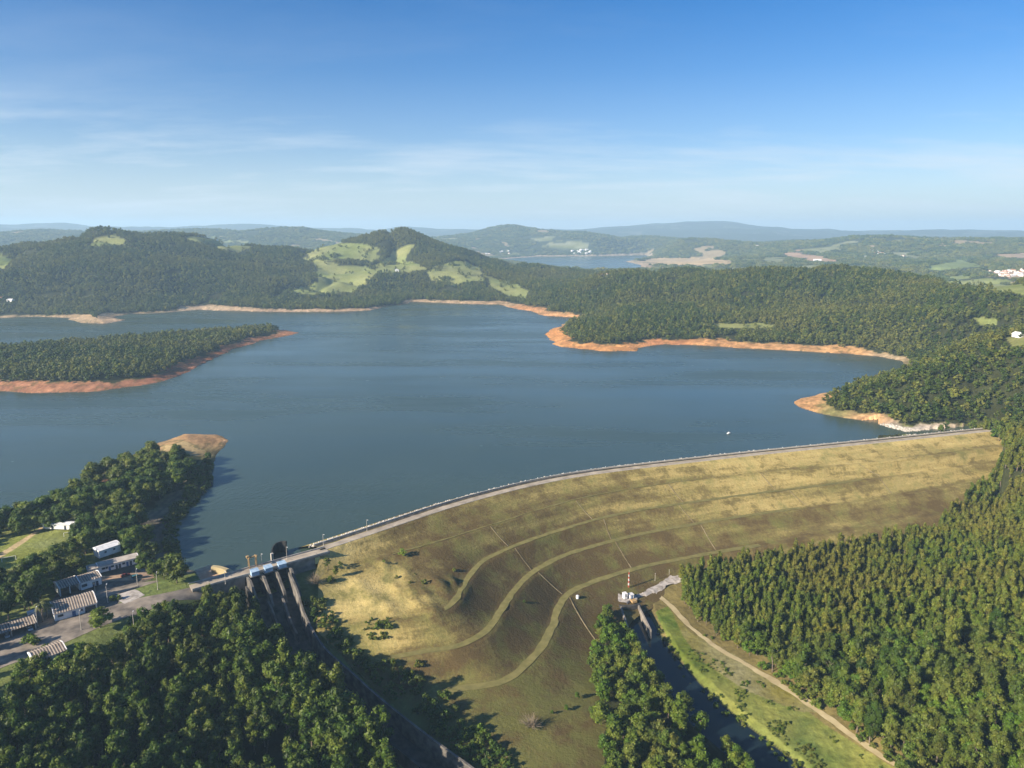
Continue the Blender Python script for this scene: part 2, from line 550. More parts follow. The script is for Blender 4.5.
# hill D, right of the dam
for q in [(960, 425, 9), (1000, 425, 12), (920, 418, 12), (880, 410, 11), (850, 404, 11), (830, 402, 9), (1024, 415, 18)]:
    C(*q)
for q in [(850, 372, 790, 15), (880, 362, 820, 15), (905, 352, 850, 15), (925, 340, 900, 15), (960, 333, 920, 15), (1000, 325, 920, 15), (1030, 320, 900, 15), (1100, 305, 900, 14),
          (960, 372, 760, 15), (1010, 370, 720, 15), (1100, 360, 700, 14), (1300, 330, 700, 14)]:
    CR(*q)
C(930, 362, 10); C(960, 350, 14); C(1024, 345, 24)
# island A
for q in [(0, 372, 10), (60, 372, 11), (120, 367, 11), (180, 355, 9), (220, 345, 8), (260, 335, 7), (-100, 375, 10), (-300, 380, 10)]:
    C(*q)
# hill C
for q in [(505, 299, 1780, 11), (540, 286, 1850, 11), (575, 277, 1900, 11), (600, 272, 1850, 11), (650, 269.5, 1800, 11), (700, 269, 1750, 11), (750, 268, 1700, 11), (800, 266.5, 1700, 11), (830, 263.5, 1700, 11),
          (850, 266, 1700, 11), (880, 269, 1650, 11), (905, 278, 1600, 11), (930, 283, 1560, 11), (965, 288, 1500, 6), (1000, 288, 1500, 6), (1030, 283, 1500, 6), (1100, 270, 1500, 8), (1250, 262, 1500, 8),
          (560, 305, 1500, 11), (600, 310, 1350, 11), (640, 320, 1250, 11), (700, 320, 1270, 11), (760, 325, 1240, 11), (820, 330, 1200, 11), (700, 295, 1500, 11), (800, 295, 1480, 11), (620, 290, 1550, 11), (900, 305, 1300, 11),
          (960, 310, 1200, 11), (880, 335, 1120, 11), (1024, 300, 1250, 8), (1100, 290, 1150, 9)]:
    CR(*q)
for x_ in (-300, -150, 0, 40, 80, 120, 160, 200, 250, 285, 310, 335, 370, 400, 440):
    CR(x_, 255, 2820, 0); ctl[-1][2] = 62
# behind hill C: dip
for x in (560, 640, 720, 800, 880, 960, 1060, 1250):
    CR(x, 262, 2700, 0); ctl[-1][2] = 12
for x, r in ((880, 2050), (920, 2000), (960, 1950), (1000, 1950), (1040, 1950), (1100, 1950), (700, 2200), (780, 2150), (640, 2250)):
    CR(x, 270, r, 0); ctl[-1][2] = 30
# hills B
for q in [(-400, 236, 2300, 10), (-200, 240, 2300, 10), (0, 252, 2200, 10), (40, 243, 2250, 10), (62, 236, 2280, 10), (90, 230, 2320, 6), (110, 229, 2330, 6), (125, 232, 2330, 8), (140, 235, 2340, 10), (165, 236, 2400, 8), (190, 236.5, 2420, 8),
          (205, 236, 2430, 10), (225, 241, 2380, 8), (250, 250, 2350, 8), (285, 254, 2300, 10), (308, 252, 2350, 10), (330, 249, 2400, 8), (350, 244, 2450, 8), (370, 234.5, 2480, 8), (385, 229, 2500, 9), (397, 227, 2500, 9), (412, 230, 2500, 9),
          (425, 237, 2480, 9), (440, 244, 2440, 9), (465, 252, 2400, 9), (490, 258, 2400, 9), (520, 263, 2400, 9), (560, 268, 2400, 9), (595, 270.5, 2400, 9),
          (60, 285, 1850, 10), (0, 290, 1850, 10), (120, 275, 1950, 10), (180, 285, 1900, 10), (200, 262, 2100, 10), (250, 272, 2050, 10), (290, 290, 1900, 10), (310, 268, 2150, 10), (330, 275, 2060, 3), (340, 262, 2260, 3), (350, 290, 1900, 10),
          (375, 262, 2250, 3), (400, 255, 2300, 3), (390, 272, 2080, 3), (420, 262, 2200, 6), (450, 270, 2080, 3), (430, 285, 1930, 8), (480, 277, 2020, 6), (505, 287, 1930, 3), (470, 292, 1870, 8), (545, 280, 2150, 10), (-200, 280, 1950, 10)]:
    CR(*q)
# dip behind hills B
for x in (-300, -100, 50, 150, 250, 330, 420, 480):
    CR(x, 260, 3200, 0); ctl[-1][2] = 35
# lowlands
for x, y, z in [(450, 262, 6), (480, 257, 8), (520, 268, 6), (560, 272, 6), (600, 274, 6), (660, 268, 8), (680, 262, 10), (700, 258, 12), (560, 262, -2), (620, 259, -2), (570, 257, -2)]:
    C(x, y, z)
for x in (-300, -100, 50, 200, 330, 440):
    CR(x, 250, 4600, 0); ctl[-1][2] = 30
for x, y, r in [(-300, 236, 6200), (-100, 236, 6200), (0, 235, 6000), (20, 234, 6000), (60, 236, 6000), (150, 236, 6000), (215, 231, 6000), (245, 233, 5800), (287, 230.5, 5600), (305, 231, 5600), (320, 234, 5600), (342, 238, 5600), (380, 241, 5600),
                (440, 237, 6600), (470, 233.5, 6600), (490, 230.5, 6600), (510, 228, 6600), (525, 230, 6600), (545, 234.5, 6400), (560, 238, 6200), (580, 239, 6000), (597, 236, 6000), (612, 239, 6000), (640, 242, 6000), (670, 241, 5800),
                (690, 239.5, 5400), (710, 242, 5400), (760, 244, 5600), (830, 241.5, 5200), (852, 239, 5200), (880, 237, 5200), (910, 240, 5200), (950, 242, 5600), (1000, 241, 5600), (1030, 240, 5600), (1200, 238, 5600)]:
    CR(x, y - 1.8, r, 0)
for x, y, r, z in [(700, 252, 4200, 22), (760, 250, 4200, 40), (820, 256, 3800, 30), (860, 258, 3400, 25), (920, 265, 3200, 22), (960, 258, 3500, 45), (1000, 262, 3300, 30), (1024, 254, 3900, 50), (880, 250, 4200, 45), (940, 250, 4400, 50),
                   (790, 246, 4700, 55), (600, 250, 5300, 10), (520, 248, 5500, 25), (1250, 255, 3600, 40), (1024, 273, 2750, 30), (985, 275, 2700, 26)]:
    CR(x, y, r, 0); ctl[-1][2] = z
for x in range(-400, 1400, 70):
    CR(x, 243, 9200, 0); ctl[-1][2] = 50 + 15 * math.sin(x)
    CR(x, 243, 15600, 0); ctl[-1][2] = 60
    CR(x, 243, 7900, 0); ctl[-1][2] = 55
for x, y in [(-400, 230), (-200, 229), (0, 229), (40, 227.5), (75, 226.5), (100, 229), (130, 231), (150, 229.5), (200, 230), (235, 228), (257, 227), (280, 229.5), (300, 231.5), (340, 231.5), (380, 232), (425, 229), (440, 231), (500, 233), (550, 232.5),
             (590, 230), (620, 228), (650, 226), (668, 224.5), (690, 224.5), (712, 222.5), (726, 221.5), (740, 224), (752, 227), (765, 231), (800, 232), (830, 231.5), (870, 234), (920, 235), (960, 233.5), (1000, 233), (1030, 233.5), (1200, 232), (1400, 231)]:
    CR(x, y - 2.2, 13000, 0)
ctl.append(np.array([0, 60., -33])); ctl.append(np.array([120, 100., -30])); ctl.append(np.array([-150, 80., 0])); ctl.append(np.array([-60, 45., -20])); ctl.append(np.array([60, 45., -25]))
ctl = np.array(ctl)
# merge controls that nearly coincide
def uv(x, y):
    return np.arctan2(x, y), np.log(np.hypot(x, y))
ca, cr_ = uv(ctl[:, 0], ctl[:, 1])
keep = []
for i in range(len(ctl)):
    if all((ca[i] - ca[j]) ** 2 + (cr_[i] - cr_[j]) ** 2 > 0.010 ** 2 for j in keep):
        keep.append(i)
ctl, ca, cr_ = ctl[keep], ca[keep], cr_[keep]
CC = 0.012
def kern(d2):
    return np.sqrt(d2 + CC * CC)
K = kern((ca[:, None] - ca[None]) ** 2 + (cr_[:, None] - cr_[None]) ** 2)
n = len(ctl)
A = np.zeros((n + 1, n + 1)); A[:n, :n] = K; A[n, :n] = 1; A[:n, n] = 1
A[:n, :n] -= np.eye(n) * 0.002
wts = np.linalg.solve(A, np.concatenate([ctl[:, 2], [0]]))

# ------------------------------------------------------------------ terrain grid (log-polar)
az = np.radians(np.concatenate([np.linspace(-85, -44, 90, endpoint=False), np.linspace(-44, 44, 980, endpoint=False), np.linspace(44, 85, 90)]))
lr = np.concatenate([np.linspace(math.log(40), math.log(230), 60, endpoint=False), np.linspace(math.log(230), math.log(700), 420, endpoint=False),
                     np.linspace(math.log(700), math.log(3000), 300, endpoint=False), np.linspace(math.log(3000), math.log(15500), 210)])
NA, NR = len(az), len(lr)
# RBF on a coarse grid, then bilinear
ca2 = np.linspace(az[0], az[-1], 300)
cl2 = np.linspace(lr[0], lr[-1], 460)
GA, GL = np.meshgrid(ca2, cl2)
rb = np.full(GA.shape, wts[n])
for k in range(n):
    rb += wts[k] * kern((GA - ca[k]) ** 2 + (GL - cr_[k]) ** 2)
def bil(tab, xa, xl, a, l):
    fa = np.clip(np.interp(a, xa, np.arange(len(xa))), 0, len(xa) - 1.001)
    fl = np.clip(np.interp(l, xl, np.arange(len(xl))), 0, len(xl) - 1.001)
    i, j = fa.astype(int), fl.astype(int)
    u, v = fa - i, fl - j
    return (tab[j, i] * (1 - u) + tab[j, i + 1] * u) * (1 - v) + (tab[j + 1, i] * (1 - u) + tab[j + 1, i + 1] * u) * v

TA, TL = np.meshgrid(az, lr)
X, Y = np.exp(TL) * np.sin(TA), np.exp(TL) * np.cos(TA)
shp = X.shape
X, Y = X.ravel(), Y.ravel()
RR = np.hypot(X, Y)
base = bil(rb, ca2, cl2, TA.ravel(), TL.ravel())
# signed shore distance (+ on land)
sd = np.minimum(segdist(X, Y, SHORE1), segdist(X, Y, SHORE2))
inw = inpoly(X, Y, W1) | inpoly(X, Y, W2)
sd = np.where(inw, -sd, sd)
sd_raw = sd
sd = sd + fbm(X, Y, 36, 4, 3) * np.clip(RR / 130, 3.5, 10)
# upstream / downstream divide along the crest, carried on to both sides
divide = np.concatenate([[[2600, 900.]], [P(1060, 437, 8)[:2]], W1[:15], [P(120, 590, 8)[:2]], [P(0, 632, 8)[:2]], [[-900, 120.]]])
divpoly = np.concatenate([divide, [[-900, -500], [2600, -500]]])
down = inpoly(X, Y, divpoly)
dd = segdist(X, Y, divide)
e = np.where(down, -dd, dd)                 # + upstream
ctlbank = np.array([P(x, y)[:2].tolist() + [bw, *c] for x, y, bw, c in [
    (0, 390, 34, (.32, .15, .08)), (100, 391, 36, (.36, .17, .09)), (170, 379, 24, (.26, .11, .06)), (220, 355, 20, (.26, .105, .055)), (290, 333, 34, (.38, .17, .08)), (250, 332, 8, (.3, .14, .08)), (100, 343, 8, (.3, .14, .08)),
    (0, 352, 6, (.3, .14, .08)), (20, 318, 14, (.3, .22, .13)), (80, 322, 40, (.36, .26, .15)), (120, 320, 40, (.4, .27, .16)), (150, 313, 10, (.25, .19, .11)), (205, 310, 42, (.4, .29, .18)), (300, 312, 24, (.40, .28, .18)),
    (370, 310, 22, (.38, .26, .16)), (390, 306, 6, (.25, .18, .1)), (440, 303, 26, (.38, .27, .16)), (500, 305, 36, (.4, .27, .15)), (520, 309, 44, (.46, .23, .10)), (568, 317, 36, (.46, .25, .11)), (575, 322, 10, (.3, .2, .1)),
    (545, 334, 36, (.52, .24, .08)), (600, 351, 42, (.52, .25, .09)), (638, 351, 40, (.50, .24, .085)), (665, 344, 30, (.45, .2, .08)), (720, 346, 38, (.48, .25, .1)), (760, 349, 36, (.46, .25, .11)), (850, 354, 34, (.52, .29, .12)),
    (885, 358, 16, (.4, .3, .18)), (905, 364, 8, (.2, .16, .08)), (860, 384, 6, (.2, .15, .08)), (800, 402, 32, (.52, .28, .12)), (806, 410, 30, (.52, .28, .12)), (830, 414, 10, (.2, .19, .07)), (872, 422, 18, (.45, .25, .11)),
    (890, 428, 10, (.36, .31, .25)), (908, 433, 12, (.46, .43, .38)), (215, 437, 50, (.42, .25, .12)), (185, 437, 44, (.42, .25, .12)), (150, 445, 14, (.3, .2, .1)), (212, 460, 8, (.14, .12, .05)), (200, 495, 14, (.16, .13, .08)), (168, 530, 12, (.13, .11, .08)),
    (95, 476, 5, (.14, .12, .06)), (25, 517, 5, (.14, .12, .06)), (600, 256, 60, (.4, .32, .22)), (640, 268, 60, (.4, .3, .2)), (540, 263, 60, (.36, .3, .2))]])
def bankinfo(x, y):
    ws = 0; acc = [0, 0, 0, 0]
    for cb in ctlbank:
        w = 1.0 / (((x - cb[0]) ** 2 + (y - cb[1]) ** 2) + 60.0) ** 1.5
        ws = ws + w
        for k in range(4):
            acc[k] = acc[k] + w * cb[2 + k]
    return acc[0] / ws, np.stack([acc[1] / ws, acc[2] / ws, acc[3] / ws], -1)

bank = 7.0 * (1 - np.exp(-np.maximum(sd, 0) / 30))
ram = np.clip(RR / 1200, 0.15, 1.6) * sstep(20, 200, np.maximum(sd, 0)) * sstep(300, 800, RR)
gul = 1 - np.abs(fbm(X, Y, 260, 3, 14)) * 2.2
rough = (fbm(X, Y, 200, 4, 11) * 6 - (15 * np.clip(gul, 0, 1) ** 2.5 - 4) * (1 - sstep(2600, 4000, RR))) * ram + fbm(X, Y, 1100, 3, 12) * 16 * ram * sstep(2600, 5000, RR) + (np.abs(fbm(X, Y, 1500, 4, 15)) - .25) * 90 * sstep(4800, 6500, RR) * sstep(0, 400, np.maximum(sd, 0))
upland = bank + sstep(8, np.clip(RR * 0.11, 40, 260), np.maximum(sd, 0)) * np.maximum(base - 7, -4) + rough
upland = np.maximum(upland, np.minimum(bank, 1.2) + 0.2)
upz = np.where(sd > 0, upland, np.maximum(-9, 0.3 * sd))
downz = base + fbm(X, Y, 25, 3, 5) * 0.35
w = sstep(-9, 9, e)
H = np.where(RR > 620, upz, upz * w + downz * (1 - w))
H = np.where((e < 9) & (RR < 620) & (upz < 0), np.minimum(H, downz * (1 - sstep(-9, -2, e)) - 6 * sstep(-9, -2, e)), H)
# river and spillway cuts
dr = segdist(X, Y, RIVER)
H = np.minimum(H, -40.5 + np.maximum(0, dr - 4.0) * 0.55)
H = np.where(dr > 40, H, H)
dch, tch = segdist(X, Y, CHC, True)
fl = np.interp(tch, np.arange(len(CHC)), CHC[:, 2]) - 9.5
hw = np.interp(tch, np.arange(len(CHC)), np.linalg.norm(CHR[:, :2] - CHL[:, :2], axis=1) / 2)
H = np.minimum(H, np.where(e < 2, fl + np.maximum(0, dch - hw - 0.6) * 4.0, 1e9))
# keep the ground below the dam body
def nrm_right(c):
    t = np.gradient(c[:, :2], axis=0)
    t /= np.linalg.norm(t, axis=1)[:, None]
    return np.stack([t[:, 1], -t[:, 0]], 1)


def off(c, d, dz=0.0):
    o = c.copy()
    o[:, :2] += nrm_right(c) * d
    o[:, 2] += dz
    return o


Cn = curves[0]
rows, tval = [], []
rows += [off(Cn, 40, -13.5), off(Cn, 32, -9.4), off(Cn, 11.0, -0.2), off(Cn, 6, 0.0), Cn]
tval += [-60, -20, -12, -6, 0]
BW = [2.2, 2.3, 2.4, 2.6]
acc = 0.0
prev = Cn
for k in range(1, 6):
    cur = curves[k]
    inner = off(cur, BW[k - 1]) if k < 5 else cur
    nsub = 9
    for q in range(1, nsub):
        t = q / nsub
        rw = prev * (1 - t) + inner * t
        rw[:, 2] += -0.4 * math.sin(PI * t) * (1 if k != 5 else 1.6)
        rows.append(rw)
        tval.append(acc + t * 20)
    acc += 20
    rows.append(inner); tval.append(acc)
    if k < 5:
        outer = off(cur, -BW[k - 1])
        rows.append(cur.copy()); tval.append(acc + 2.2)
        rows.append(outer); tval.append(acc + 4.4)
        acc += 4.4
        prev = outer
rows.append(off(curves[5], -14, -2.5)); tval.append(acc + 14)
V = np.stack(rows)                      # rows x NS x 3
LS = np.concatenate([[0], np.cumsum(np.linalg.norm(np.diff(curves[2][:, :2], axis=0), axis=1))])
V[5:, :, 2] += fbm(V[5:, :, 0], V[5:, :, 1], 9, 3, 61) * 0.22
for mx_, my_, ma_, mr_ in [(384, 567, 1.5, 3), (410, 585, 1.7, 3.2), (424, 586, 1.9, 3), (396, 583, 1.5, 3), (440, 577, 2.0, 4), (453, 573, 1.6, 3), (372, 592, 1.3, 4), (432, 599, 1.4, 4), (405, 572, 1.2, 4), (418, 596, 1.5, 3), (388, 598, 1.2, 3.5), (360, 584, 1.0, 4)]:
    mq_ = P(mx_, my_, -1.5)
    V[5:, :, 2] += 1.45 * ma_ * np.exp(-((V[5:, :, 0] - mq_[0]) ** 2 + (V[5:, :, 1] - mq_[1]) ** 2) / (mr_ * mr_))
DAMV, DAMT = V, np.array(tval)
DL = np.array([P(x, y, 8) for x, y in [(317, 555.5), (289.6, 564.5), (248.6, 577.8), (199, 588.5)]])   # downstream deck edge
dax = DL[-1, :2] - DL[0, :2]; DLEN = np.linalg.norm(dax); dax /= DLEN
dnn = np.array([dax[1], -dax[0]])          # upstream
if dnn[1] < 0: dnn = -dnn
# ground lies a little below the dam body, and under water on the lake side of the deck
VB = V[:-1].copy()
fine = (VB[:-1, None] * (1 - np.linspace(0, 1, 4, endpoint=False))[None, :, None, None] + VB[1:, None] * np.linspace(0, 1, 4, endpoint=False)[None, :, None, None]).reshape(-1, NS, 3)
fine = np.concatenate([fine, (fine[:, 1:] + fine[:, :-1]) / 2], 1).reshape(-1, 3)
CELL = 2.5
cx0, cy0 = fine[:, 0].min() - 5, fine[:, 1].min() - 5
nxc, nyc = int((fine[:, 0].max() - cx0) / CELL) + 4, int((fine[:, 1].max() - cy0) / CELL) + 4
zmin = np.full((nyc, nxc), 1e9)
fi, fj = ((fine[:, 1] - cy0) / CELL).astype(int), ((fine[:, 0] - cx0) / CELL).astype(int)
np.minimum.at(zmin, (fi, fj), fine[:, 2])
vi, vj = ((Y - cy0) / CELL).astype(int), ((X - cx0) / CELL).astype(int)
inb = (vi >= 0) & (vj >= 0) & (vi < nyc) & (vj < nxc) & (RR < 800)
cap_ = np.full(X.shape, 1e9)
cap_[inb] = zmin[vi[inb], vj[inb]]
gpx, gpy, _ = to_px(X, Y, H)
H = np.where(gpx < 1004, np.minimum(H, cap_ - 0.7), H)
upl = np.concatenate([Cn[:, :2], off(Cn, 85)[::-1, :2]])
inu = inpoly(X, Y, upl) & (gpx < 878)
du = np.zeros(X.shape)
du[inu] = segdist(X[inu], Y[inu], Cn[::8])
H = np.where(inu, np.minimum(H, np.maximum(6.5 - np.maximum(du - 8, 0) * 0.5, -6)), H)
tD, dD = (X - DL[0, 0]) * dax[0] + (Y - DL[0, 1]) * dax[1], (X - DL[0, 0]) * dnn[0] + (Y - DL[0, 1]) * dnn[1]
H = np.where((tD > -9) & (tD < DLEN - 3) & (dD > 4) & (dD < 60) & (gpx > 196), np.minimum(H, -4.0), H)
H = np.where((tD > -90) & (tD <= -9) & (dD > 13) & (dD < 60), np.minimum(H, -4.0), H)
HT = H.reshape(shp)
def ground(x, y):
    x, y = np.atleast_1d(np.asarray(x, float)), np.atleast_1d(np.asarray(y, float))
    a, l = uv(x, y)
    return bil(HT, az, lr, a, l)
def gz(x, y):
    return float(ground([x], [y])[0])
SDT = sd.reshape(shp)
BWID, BCOL = bankinfo(X, Y)
BWT = BWID.reshape(shp)

# ------------------------------------------------------------------ land cover (surveyed outlines, as seen on the ground)
OPEN = dict(
    dam=[(320, 549), (400, 521), (500, 490), (600, 470), (760, 452), (920, 437), (990, 431), (1003, 437), (1003, 455), (985, 478), (962, 500), (940, 518), (860, 528), (790, 538), (700, 551), (680, 558), (682, 590), (703, 618), (757, 650),
         (848, 712), (930, 772), (790, 790), (765, 762), (730, 738), (690, 698), (655, 662), (638, 636), (624, 603), (598, 606), (590, 620), (588, 660), (592, 700), (605, 745), (600, 800), (470, 800), (400, 720), (340, 655), (303, 590)],
    river=[(636, 618), (655, 636), (690, 674), (735, 712), (792, 754), (850, 800), (790, 800), (742, 750), (706, 712), (664, 664)],
    chute=[(255, 604), (263, 614), (300, 655), (333, 690), (376, 730), (412, 785), (530, 800), (470, 765), (430, 737), (350, 667), (300, 600)],
    field=[(-40, 540), (0, 529), (40, 521), (80, 521), (74, 540), (46, 558), (0, 574), (-40, 590)],
    yard=[(-60, 640), (0, 612), (38, 598), (50, 578), (80, 566), (90, 545), (118, 541), (140, 552), (165, 572), (186, 560), (205, 552), (330, 525), (330, 600), (255, 604), (205, 598), (170, 610), (142, 628), (134, 642), (104, 660), (66, 664), (66, 664), (35, 672), (25, 690), (0, 712), (-60, 735)],
    clearing=[(100, 479), (122, 477), (124, 484), (108, 487)],
    tip=[(146, 447), (160, 436), (188, 431), (230, 438), (216, 458), (196, 456), (170, 452)],
    eastbank=[(196, 470), (210, 455), (216, 458), (214, 485), (200, 505), (186, 520), (176, 545), (186, 566), (178, 572), (164, 552), (162, 520), (180, 495)],
    c1=[(90, 240), (100, 234), (116, 231.5), (127, 238), (120, 245), (95, 247)],
    c2=[(178, 237), (200, 236), (222, 237), (245, 240), (256, 247), (235, 253), (222, 248), (200, 242)],
    c3=[(300, 248), (325, 244), (350, 240.5), (375, 248), (381, 254), (372, 260), (350, 257), (330, 260), (318, 259)],
    c4=[(306, 258), (325, 259), (345, 264), (364, 268), (382, 271), (368, 281), (350, 291), (317, 294), (294, 291), (314, 282), (318, 270)],
    c5=[(375, 266), (390, 254), (400, 247), (412, 245), (408, 254), (402, 261), (420, 266), (425, 269), (395, 273), (376, 272)],
    c6=[(426, 271), (438, 264), (466, 262), (484, 270), (480, 281), (455, 283), (438, 279)],
    c7=[(484, 276), (505, 281), (526, 290), (524, 298), (505, 295), (492, 286)],
    c8=[(-20, 252), (0, 253), (10, 258), (6, 270), (-20, 274)],
    c9=[(972, 316), (996, 318), (994, 324), (978, 322)],
    c10=[(945, 280), (985, 279), (1040, 285), (1040, 299), (1000, 291), (985, 290), (965, 287), (950, 285)],
    c11=[(716, 322.5), (776, 324.5), (776, 328), (730, 328), (714, 326)],
    c12=[(1006, 338), (1026, 334), (1030, 346), (1012, 346)],
    c13=[(925, 430), (960, 423), (985, 428), (1000, 436), (985, 434), (920, 438), (905, 436), (880, 428), (850, 419), (810, 412), (815, 408), (850, 412), (890, 424), (905, 424)],
    f1=[(632, 263), (650, 257.5), (700, 257), (737, 260), (733, 264), (680, 265.5)],
    f2=[(781, 252), (800, 251), (841, 260), (830, 262), (814, 261), (787, 257)],
    f3=[(918, 267), (940, 262), (962, 259), (987, 264), (976, 267.5), (929, 271)],
    f4=[(990, 254), (1040, 251), (1040, 259), (1000, 258)],
    f5=[(986, 271), (1040, 267), (1040, 279), (1002, 278)],
    f6=[(940, 275), (965, 273), (975, 277), (950, 279)],
)
FAR_FIELD_COL = dict(f1=(.42, .31, .17), f2=(.36, .24, .15), f3=(.16, .20, .07), f4=(.30, .22, .14), f5=(.33, .22, .13), f6=(.17, .2, .07))
gx, gy, gdep = to_px(X, Y, H)
warpx = np.where(RR > 1000, fbm(X, Y, 90, 4, 51) * 9, 0); warpy = np.where(RR > 1000, fbm(X, Y, 90, 4, 52) * 4, 0)
gx, gy = gx + warpx, gy + warpy
col = np.empty((len(X), 3))
floor = np.array([.032, .036, .014])
nz = fbm(X, Y, 18, 4, 21)[:, None]
nz2 = fbm(X, Y, 90, 4, 23)[:, None]
nz3 = fbm(X, Y, 420, 5, 29)[:, None]
grass = np.array([.15, .165, .05]) + nz * np.array([.05, .04, .02]) + np.clip(nz2, -1, 1) * np.array([.04, .015, .01])
past = np.array([.18, .20, .066]) + nz2 * np.array([.06, .035, .03]) + nz * .02
dry = np.array([.29, .235, .095]) + nz * .05 + nz2 * np.array([.08, .06, .03])
col[:] = floor * (1 + 0.5 * nz)
# distant mosaic of woods and fields
farmask = (RR > 2600)[:, None]
fm = fbm(X, Y, 260, 3, 41)[:, None] + 0.5 * nz3
mos = np.where(fm > np.where(RR[:, None] > 4800, .6, .36), np.array([.17, .18, .08]) + 0.1 * nz2, np.where(fm < -0.52, np.array([.27, .21, .12]), np.array([.036, .046, .02])))
mos = np.where((RR > 8000)[:, None], np.array([.04, .05, .025]) + np.where(fm > .4, .06, 0), mos)
col = np.where(farmask, mos, col)
for k, pl in OPEN.items():
    m = inpoly(gx, gy, pl) & (sd > 0)
    if k[0] == 'c' and k[1:].isdigit():
        col[m & (RR > 1000)] = past[m & (RR > 1000)]
        col[m & (RR < 1000)] = grass[m & (RR < 1000)]
    elif k in FAR_FIELD_COL:
        m &= RR > 2400
        col[m] = np.array(FAR_FIELD_COL[k]) * (1 + .3 * nz2[m])
    elif k == 'clearing':
        col[m] = np.array([.3, .15, .075]) * (1 + .4 * nz[m])
    elif k == 'field':
        col[m] = np.array([.19, .21, .055]) + .035 * nz[m]
    elif k == 'dam':
        m &= RR < 700
        col[m] = np.array([.155, .125, .045]) + nz[m] * np.array([.05, .04, .015]) + nz2[m] * np.array([.06, .045, .015])
    elif k == 'tip':
        col[m] = np.array([.34, .25, .12]) * (1 + .5 * nz[m])
    else:
        col[m] = grass[m]
# dry slope by the chute, meadow along the river, worn strip under the pines' edge
meadow = [(655, 612), (668, 606), (690, 640), (760, 676), (830, 728), (905, 775), (930, 800), (830, 800), (790, 770), (730, 712), (700, 688), (668, 640)]
m = inpoly(gx, gy, meadow) & (RR < 700)
col[m] = (np.array([.135, .155, .026]) + nz[m] * np.array([.085, .06, .015]) + fbm(X, Y, 5, 2, 24)[m][:, None] * np.array([.05, .045, .01]) + nz2[m] * .03)
strip = [(672, 612), (690, 632), (735, 655), (790, 690), (820, 712), (800, 712), (745, 690), (700, 660), (683, 636)]
m = inpoly(gx, gy, strip) & (RR < 700)
col[m] = np.array([.195, .175, .065]) + nz[m] * .06
wet = (dr < 11) & (RR < 900) & (H < -34)
col[wet] = np.array([.045, .045, .02])
fpath = [(-40, 575), (0, 553), (20, 541), (41, 527), (45, 527), (24, 543), (2, 557), (-40, 580)]
m = inpoly(gx, gy, fpath) & (RR < 700)
col[m] = np.array([.42, .32, .17])
paved = [(44, 612), (58, 592), (85, 575), (100, 568), (140, 560), (158, 568), (152, 579), (134, 586), (128, 598), (110, 608), (70, 622), (46, 628), (-30, 652), (-40, 636)]
m = inpoly(gx, gy, paved) & (RR < 500)
col[m] = np.array([.165, .142, .115]) * (1 + .45 * nz[m])
# red drawdown banks
bn = np.clip(BWID * (1 + 0.6 * fbm(X, Y, 55, 3, 31) + 0.5 * fbm(X, Y, 14, 3, 37)), 3, 90)
mb = (sd < bn) & (e > 3)
bc = BCOL * (1 + 0.45 * nz + 0.3 * fbm(X, Y, 7, 2, 33)[:, None])
band = 0.5 + 0.5 * np.sin(H * 9.0)
bc *= (0.78 + 0.34 * band * (0.6 + 0.8 * vnoise(X / 20, Y / 20, 77)))[:, None]
bc = np.where((fbm(X, Y, 6, 2, 78) > .42)[:, None], bc * .55 + np.array([.03, .035, .01]), bc)
edge = sstep(bn * 0.75, bn, sd)[:, None]
veg = np.where(RR[:, None] < 1600, np.array([.13, .13, .045]), np.array([.10, .10, .045]))
col = np.where(mb[:, None], bc * (1 - edge * .55) + veg * edge * .55, col)
col[(sd < 0.0) & (e > 3)] = np.array([.12, .08, .05])
col = np.clip(col, 0.008, 0.8)

# terrain material
mt, nt, b = mat('ground_cover', 0.95)
b.inputs['Specular IOR Level'].default_value = 0.1
at = N(nt, 'ShaderNodeAttribute', attribute_name='cover')
tc = N(nt, 'ShaderNodeTexCoord')
n1 = noise(nt, tc.outputs['Object'], 0.35, 6, 0.65)
n2 = noise(nt, tc.outputs['Object'], 0.03, 6, 0.65)
r1 = ramp(nt, n1.outputs['Fac'], [(0.3, 0.68), (0.72, 1.3)])
r2 = ramp(nt, n2.outputs['Fac'], [(0.3, 0.8), (0.7, 1.2)])
c_ = mixc(nt, at.outputs['Color'], r1.outputs['Color'], 1.0, 'MULTIPLY')
c_ = mixc(nt, c_, r2.outputs['Color'], 1.0, 'MULTIPLY')
nt.links.new(c_, b.inputs['Base Color'])
bp = N(nt, 'ShaderNodeBump')
bp.inputs['Strength'].default_value = 0.6
bp.inputs['Distance'].default_value = 1.2
nt.links.new(n1.outputs['Fac'], bp.inputs['Height'])
nt.links.new(bp.outputs['Normal'], b.inputs['Normal'])
me = grid_mesh('ground', np.stack([X, Y, H], 1), NR, NA, {'cover': ('FLOAT_COLOR', col)}, mt)
tag(link('ground', me), 'hilly ground with red earth banks round the lake', None, None, 'structure')

